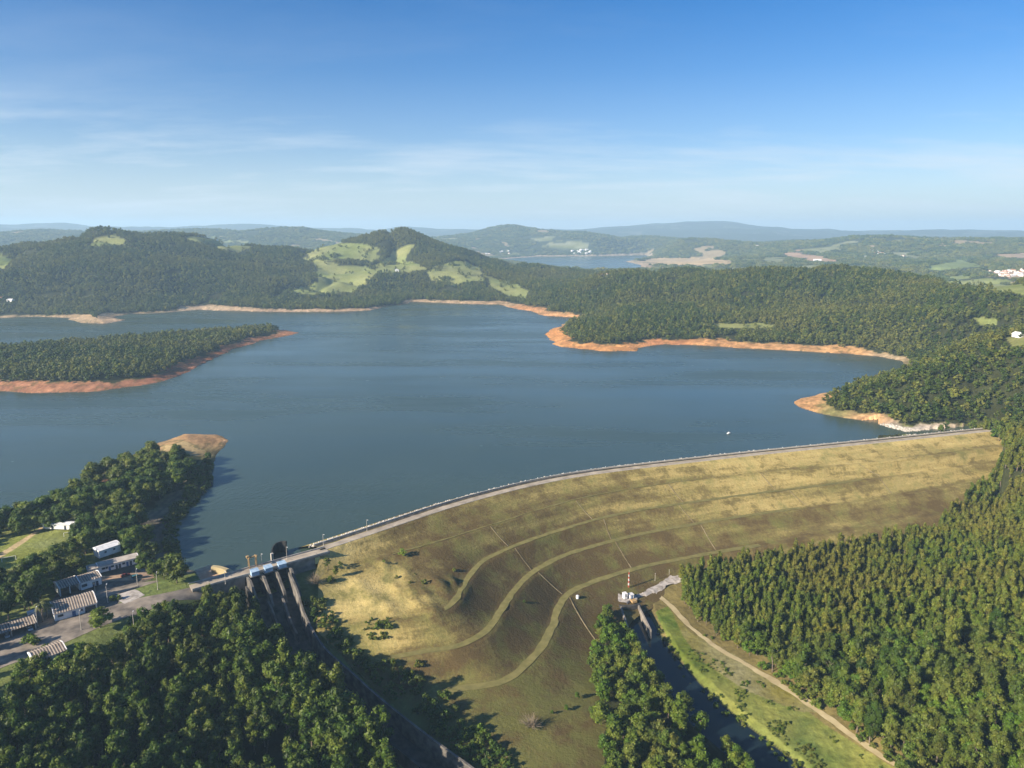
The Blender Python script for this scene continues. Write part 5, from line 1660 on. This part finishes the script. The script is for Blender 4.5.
PLANT = [(672, 548), (700, 546), (940, 510), (985, 470), (1000, 430), (960, 420), (880, 412), (820, 404), (830, 380), (900, 340), (1100, 300), (1100, 596), (1024, 612), (932, 642), (880, 632), (862, 634), (792, 650), (735, 636), (690, 612)]
RIVPOLY = [(580, 600), (628, 596), (640, 636), (660, 664), (695, 700), (735, 738), (780, 790), (800, 860), (590, 860), (585, 700)]
trees = {k: [] for k in ('broadleaf_tree', 'plantation_tree', 'lakeside_tree', 'riverside_tree')}
x, y = scatter(225, 720, 3.6, math.radians(45))
ok, z, px, py = filt(x, y, 12, 6)
r = np.hypot(x, y)
ok &= ~openmask(px, py, r)
x, y, z, px, py, r = x[ok], y[ok], z[ok], px[ok], py[ok], r[ok]
pl = inpoly(px, py, PLANT)
rv = inpoly(px, py, RIVPOLY)
lk = (px < 330) & (py < 592) & (y > 270)
right_mix = (px > 670) & ~pl
keep_ = ~((px > 186) & (px < 335) & (py < 597) & (y > 262) & (py > 545)) 
x, y, z, px, py, r, pl, rv, lk, right_mix = [q_[keep_] for q_ in (x, y, z, px, py, r, pl, rv, lk, right_mix)]
thin = rng.uniform(size=x.shape)
gap = fbm(x, y, 22, 2, 91)
for i in range(len(x)):
    if lk[i]:
        if thin[i] < .172: trees['lakeside_tree'].append((x[i], y[i], z[i]))
    elif pl[i]:
        if thin[i] < .95 and not (gap[i] < -.62): trees['plantation_tree'].append((x[i], y[i], z[i]))
    elif rv[i]:
        if thin[i] < .37: trees['riverside_tree'].append((x[i], y[i], z[i]))
    elif right_mix[i]:
        if thin[i] < .34: trees['riverside_tree'].append((x[i], y[i], z[i]))
        elif thin[i] > .74: trees['broadleaf_tree'].append((x[i], y[i], z[i]))
    else:
        if thin[i] < .54 and gap[i] > -.66: trees['broadleaf_tree'].append((x[i], y[i], z[i]))
LABELS = {
    ('broadleaf_tree', 'left'): ('dark green broadleaf tree in the dense forest between the road and the spillway chute', 'forest trees left of the spillway'),
    ('broadleaf_tree', 'right'): ('dull green broadleaf tree in the mixed wood right of the dirt track', 'mixed woodland trees right of the track'),
    ('plantation_tree', 'right'): ('slender dark olive tree in the even plantation below the dam', 'plantation trees below the dam'),
    ('lakeside_tree', 'left'): ('broad round crowned tree on the peninsula beside the buildings', 'peninsula trees'),
    ('riverside_tree', 'mid'): ('leafy fresh green tree on the bank between the dam toe and the river', 'trees on the left bank of the river'),
    ('riverside_tree', 'right'): ('bright green bushy tree at the front of the wood beside the dirt track', 'bright trees beside the dirt track'),
}
def area(k, p):
    px_, py_, _ = to_px(p[0], p[1], p[2])
    if k == 'riverside_tree':
        return 'mid' if px_ < 800 and inpoly(np.array([px_]), np.array([py_ - 8]), RIVPOLY + [])[0] else 'right'
    return 'left' if px_ < 520 else 'right'


def make_tree(k, i):
    Ht, W, Vc, Fc, Tc, tr, mt_ = PROTO[k][i]
    root = empty(k)
    link('crown', mesh_from('crown', Vc, Fc, Tc, [mt_]), root)
    tr.build('trunk', 'bark', root)
    index_children(root)
    return root
KEEP = {}
stuffpts = {}
protos_obj = {}
used_p = set()
def put_tree(k, i, p, s, label, group, cat='tree', sz=None):
    key = (k, i)
    if key not in protos_obj:
        protos_obj[key] = make_tree(k, i); o = protos_obj[key]
    else:
        o = copy_tree(protos_obj[key])
    o.location = (p[0], p[1], p[2] - .15); o.rotation_euler = (rng.normal() * .03, rng.normal() * .03, rng.uniform(0, 6.28)); o.scale = (s, s, s * (sz or 1))
    tag(o, label, cat, group)
    return o
for k, lst in trees.items():
    lst.sort(key=lambda p: p[0] ** 2 + p[1] ** 2 + (p[2] - HC) ** 2)
    inside = []
    rest = []
    for p in lst:
        a, b_, _ = to_px(p[0], p[1], p[2] + 9)
        (inside if (0 < a < 1024 and b_ < 768) else rest).append(p)
    cap = 295
    for j, p in enumerate(inside[:cap]):
        big = 1.32 if (k == 'broadleaf_tree' and p[0] < 0 and float(segdist(np.array([p[0]]), np.array([p[1]]), CHC)[0]) < CHW + 24) else 1.0
        lab, grp = LABELS.get((k, area(k, p))) or LABELS[(k, 'right' if k != 'lakeside_tree' else 'left')]
        put_tree(k, int(rng.integers(0, KINDS[k]['n'])), p, big * rng.uniform(.72, 1.15), lab, grp, sz=rng.uniform(.9, 1.12))
    stuffpts[k] = inside[cap:] + rest


# ------------------------------------------------------------------ woods too many to count: one object each
def wood(name, label, kind, pts, smin, smax):
    cl = bpy.data.collections.new('kinds_' + name)
    for i in range(KINDS[kind]['n']):
        Ht, W, Vc, Fc, Tc, tr, mt_ = PROTO[kind][i]
        me_ = mesh_from('tree', Vc, Fc, Tc, [mt_, 'bark'], tr if kind not in ('far_tree', 'far_clump') else None)
        cl.objects.link(bpy.data.objects.new('tree_kind', me_))
    pts = np.asarray(pts, float)
    me_ = bpy.data.meshes.new(name)
    me_.vertices.add(len(pts)); me_.vertices.foreach_set('co', pts.astype(np.float32).ravel())
    n_ = len(pts)
    a = me_.attributes.new('pick', 'INT', 'POINT'); a.data.foreach_set('value', rng.integers(0, KINDS[kind]['n'], n_).astype(np.int32))
    ro = np.stack([rng.normal(size=n_) * .04, rng.normal(size=n_) * .04, rng.uniform(0, 6.28, n_)], 1)
    a = me_.attributes.new('turn', 'FLOAT_VECTOR', 'POINT'); a.data.foreach_set('vector', ro.astype(np.float32).ravel())
    s = rng.uniform(smin, smax, n_)
    sc = np.stack([s, s, s * rng.uniform(.85, 1.15, n_)], 1)
    a = me_.attributes.new('size', 'FLOAT_VECTOR', 'POINT'); a.data.foreach_set('vector', sc.astype(np.float32).ravel())
    o = link(name, me_)
    ng = bpy.data.node_groups.new('grow_' + name, 'GeometryNodeTree')
    ng.interface.new_socket('Geometry', in_out='INPUT', socket_type='NodeSocketGeometry')
    ng.interface.new_socket('Geometry', in_out='OUTPUT', socket_type='NodeSocketGeometry')
    gi, go = ng.nodes.new('NodeGroupInput'), ng.nodes.new('NodeGroupOutput')
    ip = ng.nodes.new('GeometryNodeInstanceOnPoints')
    ci = ng.nodes.new('GeometryNodeCollectionInfo'); ci.inputs['Collection'].default_value = cl
    ci.inputs['Separate Children'].default_value = True; ci.inputs['Reset Children'].default_value = True
    def na(nm, ty):
        q_ = ng.nodes.new('GeometryNodeInputNamedAttribute'); q_.data_type = ty; q_.inputs['Name'].default_value = nm
        return q_.outputs['Attribute']
    L_ = ng.links.new
    L_(gi.outputs[0], ip.inputs['Points']); L_(ci.outputs[0], ip.inputs['Instance']); ip.inputs['Pick Instance'].default_value = True
    L_(na('pick', 'INT'), ip.inputs['Instance Index']); L_(na('turn', 'FLOAT_VECTOR'), ip.inputs['Rotation']); L_(na('size', 'FLOAT_VECTOR'), ip.inputs['Scale'])
    L_(ip.outputs[0], go.inputs[0])
    md = o.modifiers.new('grow', 'NODES'); md.node_group = ng
    tag(o, label, 'woodland', None, 'stuff')
    return o


wood('plantation_wood', 'dense even plantation covering the slope right of the dam', 'plantation_tree', stuffpts['plantation_tree'], .75, 1.15)
wood('forest', 'dark broadleaf forest filling the lower left slope and right wood', 'broadleaf_tree', stuffpts['broadleaf_tree'], .72, 1.15)
if len(stuffpts['lakeside_tree']):
    wood('peninsula_wood', 'further trees on the peninsula edge', 'lakeside_tree', stuffpts['lakeside_tree'], .7, 1.1)
if len(stuffpts['riverside_tree']):
    wood('river_wood', 'bright mixed wood behind the dirt track', 'riverside_tree', stuffpts['riverside_tree'], .7, 1.1)
# hills
x, y = scatter(720, 2750, 7.6, math.radians(41))
ok, z, px, py = filt(x, y, 11, 8)
r = np.hypot(x, y)
px, py = px + fbm(x, y, 90, 4, 51) * 9, py + fbm(x, y, 90, 4, 52) * 4
om = openmask(px, py, r) | openmask(px, py + 2.5, r) | openmask(px - 3, py, r) | openmask(px + 3, py, r)
ok &= ~om | (rng.uniform(size=x.shape) < .03) | (fbm(x, y, 45, 3, 97) > .5)
sp_n = fbm(x, y, 60, 3, 95)
ok &= sp_n > -.5
pts = np.stack([x, y, z - .5], 1)[ok]; px, r = px[ok], r[ok]
isl = (r < 1100) & (px < 330)
hc = (~isl) & (px > 500) & (np.hypot(pts[:, 0], pts[:, 1]) < 2150)
hb = ~isl & ~hc
wood('island_woodland', 'dark woodland on the low island with red banks', 'far_tree', pts[isl], .75, 1.15)
wood('right_hill_woodland', 'mixed woodland covering the broad hill across the lake on the right', 'far_tree', pts[hc], .6, 1.05)
wood('left_hill_woodland', 'bluish dark woodland over the far left hills', 'far_tree', pts[hb], .62, 1.08)
nwood = len(pts)
x, y = scatter(2750, 6800, 27, math.radians(41))
ok, z, px, py = filt(x, y, 12, 15)
r = np.hypot(x, y)
ok &= ~openmask(px, py, r)
fm_ = fbm(x, y, 260, 3, 41) + .5 * fbm(x, y, 420, 5, 29)
ok &= (fm_ < .34) & (fm_ > -.5)
pts = np.stack([x, y, z - 1.5], 1)[ok]
wood('far_valley_woodland', 'hazy woods over the distant valley beyond the near hills', 'far_clump', pts, .6, 1.15)
print('trees', {k: len(v) for k, v in trees.items()}, 'hills', nwood, 'far', len(pts))

# ------------------------------------------------------------------ single trees and bushes
def lone(k, px, py, s, label, cat='tree', z=None, group=None, sz=None, i=None):
    q = sight(px, py) if z is None else P(px, py, z)
    put_tree(k, int(rng.integers(0, KINDS[k]['n'])) if i is None else i, q, s, label, group, cat, sz)
lone('lakeside_tree', 177, 584, 1.2, 'large round dark tree where the road meets the spillway deck', z=8)
lone('riverside_tree', 100, 628, 1.3, 'round bright green tree alone on the verge beside the road', z=8, sz=.72)
lone('lakeside_tree', 146, 570, .72, 'bright tree at the right end of the long white building', z=8.5)
lone('lakeside_tree', 152, 577, .6, 'smaller rounded tree beside the brick forecourt', z=8.3)
lone('bush', 113, 601, 1.1, 'yellowish bush on the grass island by the parking area', 'bush', 8)
lone('bush', 119, 600, .8, 'small dark bush at the right of the grass island', 'bush', 8)
lone('riverside_tree', 73, 577, .55, 'small dry looking tree behind the open fronted shed', z=8)
for (px_, py_, s, lab) in [(403, 556, 1.25, 'dark green bush alone on the upper berm casting a long shadow'), (384, 566, .55, 'low bush on the pale knoll'), (454, 573, .75, 'small dark bush at the end of the upper berm track'),
                           (424, 584, .85, 'round dark bush in the middle of the mound patch'), (410, 584, .6, 'small bush left of the round dark one on the mounds'), (396, 581, .55, 'tiny bush at the left of the mound patch'),
                           (415, 575, .4, 'tiny scrubby bush uphill of the mound patch'), (524, 604, .45, 'small bush beside the second lowest berm track'), (562, 594, .4, 'tiny bush at the bend of the lowest berm track'),
                           (481, 732, 1.3, 'bright green bush at the edge of the shaded scrub'), (389, 632, .9, 'yellow green bush on the lower knoll edge'), (377, 634, 1.0, 'broad yellow green shrub below the knoll'),
                           (332, 583, 1.2, 'light green shrub just right of the spillway wall'), (324, 604, 1.2, 'yellow green shrub beside the right chute wall'), (419, 672, 1.3, 'dark bush on the edge of the shade'), (704, 636, .5, 'tiny bush on the worn strip by the track'), (712, 639, .5, 'second tiny bush on the worn strip by the track')]:
    lone('bush', px_, py_, s, lab, 'bush')
for (px_, py_, s, lab) in [(577, 700, .42, 'little tree alone on the flat grass below the dam'), (566, 712, .3, 'thin young tree left of the little lone tree'), (591, 716, .36, 'young tree at the forest edge on the flat grass'), (552, 716, .25, 'smallest young tree on the flat grass')]:
    lone('riverside_tree', px_, py_, s, lab)
for (px_, py_, s, lab) in [(328, 572, .62, 'olive tree just right of the spillway abutment'), (336, 577, .5, 'smaller olive tree on the slope below the crest road'), (341, 571, .45, 'reddish olive tree below the start of the dam crest')]:
    lone('broadleaf_tree', px_, py_, s, lab, sz=.8)
# grey leafless shrubs
def grey_shrub(px, py, s, lab):
    q = sight(px, py); r_ = empty('dry_shrub', tuple(q)); g = np.random.default_rng(int(px))
    w_ = MB()
    for i in range(70):
        a = g.uniform(0, 6.28); b_ = g.uniform(.25, 1.4); l = s * g.uniform(1.5, 3.2)
        e_ = np.array([math.cos(a) * math.cos(b_), math.sin(a) * math.cos(b_), math.sin(b_)]) * l
        w_.tube((0, 0, -.2), e_ * .55, .10, .06, 4); 
        for _ in range(3):
            w_.tube(e_ * .5, e_ + g.normal(size=3) * l * .25, .07, .03, 3)
    w_.build('branches', 'leaf_brown', r_); tag(r_, lab, 'shrub')
grey_shrub(531, 730, 1.6, 'grey leafless shrub on the flat grass near the scrub'); grey_shrub(316, 586, 1.6, 'grey leafless shrub by the right chute wall')
# palms
def palm(px, py, h, lab):
    q = P(px, py, 8); r_ = empty('palm_tree', (q[0], q[1], gz(q[0], q[1]))); g = np.random.default_rng(int(px * 7))
    w_ = MB()
    for i in range(5):
        w_.tube((.1 * i, 0, h * i / 5 - .2), (.1 * (i + 1), 0, h * (i + 1) / 5 - .2), .32 - .03 * i, .29 - .03 * i, 8)
    w_.build('trunk', 'bark', r_)
    w_ = MB(); top = np.array([.5, 0, h - .2])
    for i in range(26):
        a = g.uniform(0, 6.28); up = g.uniform(.1, 1.1); L_ = g.uniform(3.0, 4.2)
        prev = top; dirv = np.array([math.cos(a), math.sin(a)]); side = np.array([-dirv[1], dirv[0], 0])
        pts = []
        for k in range(6):
            t = k / 5
            pts.append(top + np.array([dirv[0] * L_ * t, dirv[1] * L_ * t, L_ * (up * t - 1.25 * t * t)]))
        vs = []
        for k, p in enumerate(pts):
            wd = .55 * math.sin(PI * min(.97, k / 5 + .12)); vs += [p - side * wd - np.array([0, 0, .25 * wd]), p, p + side * wd - np.array([0, 0, .25 * wd])]
        w_.add(vs, [(3 * k + j, 3 * k + j + 1, 3 * k + j + 4, 3 * k + j + 3) for k in range(5) for j in range(2)])
    w_.build('fronds', 'palm_leaf', r_); tag(r_, lab, 'palm tree')
M['palm_leaf'] = noisy('palm_leaves', (0.06, 0.075, 0.02), (0.13, 0.13, 0.045), .5)
palm(42.5, 621, 8.5, 'tall palm between the carport and the long ribbed shed'); palm(47, 617, 6.5, 'shorter palm close behind the tall one')

# ------------------------------------------------------------------ low growth (uncountable)
def scatter_px(poly, n, seed, water=False):
    g = np.random.default_rng(seed); poly = np.asarray(poly, float); out = []
    lo, hi = poly.min(0), poly.max(0)
    qx = g.uniform(lo[0], hi[0], n * 4); qy = g.uniform(lo[1], hi[1], n * 4)
    m = inpoly(qx, qy, poly)
    for a, b_ in list(zip(qx[m], qy[m]))[:n]:
        q = sight(a, b_); out.append(q)
    return np.array(out)
pts = scatter_px([(304, 604), (326, 600), (340, 632), (372, 668), (396, 668), (440, 694), (470, 730), (500, 745), (520, 790), (480, 790), (440, 742), (384, 694), (352, 664), (324, 640)], 330, 3)
wood('undergrowth', 'shade-dark scrub between the chute wall and the grass slope', 'scrub', pts, .5, 1.25)
pa = scatter_px([(643, 612), (650, 612), (668, 640), (694, 684), (730, 712), (772, 745), (830, 790), (800, 790), (760, 750), (715, 715), (685, 684), (660, 640)], 190, 4)
pb = scatter_px([(660, 620), (676, 622), (700, 650), (760, 684), (830, 733), (900, 790), (840, 790), (775, 738), (720, 698), (690, 660)], 1500, 14)
pb = pb[fbm(pb[:, 0], pb[:, 1], 14, 3, 99) > -.02]
wood('river_scrub', 'patchy green scrub and tall grass on the right river bank', 'bush', pa, .25, 1.0)
wood('tall_grass', 'tussocks of tall yellow green grass on the river meadow', 'bush', pb, .1, .42)
pts = scatter_px([(680, 600), (695, 618), (742, 655), (830, 722), (905, 772), (925, 770), (840, 700), (750, 645), (700, 606)], 170, 5)
wood('track_side_scrub', 'low shrubs along the edge of the wood beside the track', 'bush', pts, .5, 1.3)
pts = scatter_px([(196, 470), (208, 457), (214, 462), (212, 485), (198, 505), (184, 520), (176, 545), (184, 562), (166, 552), (164, 522), (180, 497)], 240, 6)
wood('bank_scrub', 'low scrub on the shaded east bank of the peninsula', 'scrub', pts, .5, 1.4)
pts = scatter_px([(30, 640), (60, 652), (110, 648), (140, 620), (200, 600), (240, 606), (180, 618), (140, 640), (90, 660), (40, 690), (10, 700)], 130, 7)
wood('verge_scrub', 'scrub along the upper edge of the left forest', 'bush', pts, .5, 1.6)
pts = scatter_px([(364, 622), (380, 616), (394, 622), (390, 638), (374, 644), (362, 634)], 46, 9)
wood('shrub_patch', 'patch of bright yellow green shrubs on the lower knoll', 'bush', pts, .22, .6)
# stones on the shore by the right end of the dam
rk = MB()
for q in scatter_px([(878, 424), (892, 424), (912, 430), (924, 436), (915, 438), (900, 433), (884, 428)], 420, 8):
    rr_ = rng.uniform(.35, 1.1); rk.add(icv * rr_ * rng.uniform(.6, 1.2, (len(icv), 1)) * np.array([1, 1, .7]) + q, icf)
o = rk.build('shore_stones', 'rock'); tag(o, 'band of pale stones on the shore at the right end of the dam', 'stones', None, 'stuff')

# ================================================================== AIR, SKY, SUN
w_ = MB(); w_.box((0, 7000, 190), (46000, 22000, 520), (1, 0))
mh = bpy.data.materials.new('haze_air'); mh.use_nodes = True; nt = mh.node_tree; nt.nodes.clear()
out = N(nt, 'ShaderNodeOutputMaterial'); pv = N(nt, 'ShaderNodeVolumePrincipled')
pv.inputs['Density'].default_value = 1.0e-4
pv.inputs['Color'].default_value = (0.52, 0.77, 1.0, 1)
pv.inputs['Anisotropy'].default_value = 0.1
nt.links.new(pv.outputs[0], out.inputs['Volume'])
hz = w_.build('haze', mh); tag(hz, 'thin blue haze over the whole valley', None, None, 'stuff')
mh.cycles.homogeneous_volume = True if hasattr(mh.cycles, 'homogeneous_volume') else True

SUN_EL, SUN_AZ = math.radians(25.5), math.atan2(-0.84, -0.54)      # azimuth from +Y towards +X
world = bpy.data.worlds.new('World'); S.world = world; world.use_nodes = True
nt = world.node_tree; nt.nodes.clear()
out = N(nt, 'ShaderNodeOutputWorld'); bg = N(nt, 'ShaderNodeBackground')
sky = N(nt, 'ShaderNodeTexSky', sky_type='NISHITA')
sky.sun_disc = False; sky.sun_elevation = SUN_EL; sky.sun_rotation = SUN_AZ
sky.altitude = 800; sky.air_density = 1.0; sky.dust_density = 1.3; sky.ozone_density = 2.0
# thin high cloud
tc = N(nt, 'ShaderNodeTexCoord')
sep = N(nt, 'ShaderNodeSeparateXYZ'); nt.links.new(tc.outputs['Generated'], sep.inputs[0])
def mth(op, a, b_=None):
    n_ = N(nt, 'ShaderNodeMath', operation=op)
    for s_, v_ in zip(n_.inputs, (a, b_)):
        if v_ is None: continue
        if isinstance(v_, (int, float)): s_.default_value = v_
        else: nt.links.new(v_, s_)
    return n_.outputs[0]
zc = mth('MAXIMUM', sep.outputs['Z'], 0.02)
cmb = N(nt, 'ShaderNodeCombineXYZ')
nt.links.new(mth('DIVIDE', sep.outputs['X'], mth('ADD', zc, .10)), cmb.inputs[0]); nt.links.new(mth('DIVIDE', sep.outputs['Y'], mth('ADD', zc, .10)), cmb.inputs[1])
mp = N(nt, 'ShaderNodeMapping'); mp.inputs['Scale'].default_value = (.42, .9, 1); mp.inputs['Rotation'].default_value = (0, 0, .12); mp.inputs['Location'].default_value = (3.1, 1.4, 0)
nt.links.new(cmb.outputs[0], mp.inputs['Vector'])
c1 = noise(nt, mp.outputs['Vector'], .8, 8, .62); c1.inputs['Distortion'].default_value = .5
c2 = noise(nt, mp.outputs['Vector'], 2.4, 8, .66)
cs = mth('ADD', mth('MULTIPLY', c1.outputs['Fac'], .75), mth('MULTIPLY', c2.outputs['Fac'], .35))
crp = ramp(nt, cs, [(.53, 0.0), (.70, 1.0)])
zr = ramp(nt, sep.outputs['Z'], [(0.0, 0.3), (.04, .75), (.08, 1.0), (.125, .6), (.17, .22), (.26, .1)])
cf = mth('MULTIPLY', mth('MULTIPLY', crp.outputs['Color'], zr.outputs['Color']), .58)
veil = ramp(nt, sep.outputs['Z'], [(0.0, .72), (.03, .52), (.07, .30), (.12, .14), (.2, .04), (.28, 0.0)])
cf = mth('MAXIMUM', cf, mth('ADD', veil.outputs['Color'], mth('MULTIPLY', cf, .8)))
hs = N(nt, 'ShaderNodeHueSaturation'); hs.inputs['Saturation'].default_value = 1.48; nt.links.new(sky.outputs[0], hs.inputs['Color'])
skyc = mixc(nt, hs.outputs[0], (.86, .93, 1.12), 1.0, 'MULTIPLY')
mxc = mixc(nt, skyc, (6.7, 7.3, 7.9), cf)
nt.links.new(mxc, bg.inputs['Color']); bg.inputs['Strength'].default_value = 0.052
nt.links.new(bg.outputs[0], out.inputs['Surface'])
sl = bpy.data.lights.new('sun', 'SUN'); sl.energy = 5.0; sl.angle = math.radians(.55); sl.color = (1.0, .88, .71)
so = bpy.data.objects.new('sun', sl); COL.objects.link(so)
sv = Vector((math.sin(SUN_AZ) * math.cos(SUN_EL), math.cos(SUN_AZ) * math.cos(SUN_EL), math.sin(SUN_EL)))
so.rotation_euler = sv.to_track_quat('Z', 'Y').to_euler(); so.location = sv * 1000

vs_ = S.view_settings
S.display_settings.display_device = 'sRGB'
vs_.view_transform = 'Standard'; vs_.look = 'None'; vs_.gamma = 1.0; vs_.exposure = 1.27; vs_.use_curve_mapping = False
cy = S.cycles
cy.max_bounces = 4; cy.diffuse_bounces = 2; cy.glossy_bounces = 2; cy.transmission_bounces = 2; cy.volume_bounces = 1; cy.transparent_max_bounces = 4
cy.use_denoising = True
try:
    cy.denoiser = 'OPENIMAGEDENOISE'; cy.denoising_input_passes = 'RGB_ALBEDO_NORMAL'
except Exception:
    pass
cy.use_adaptive_sampling = False
cy.caustics_reflective = False; cy.caustics_refractive = False
S.render.use_persistent_data = False
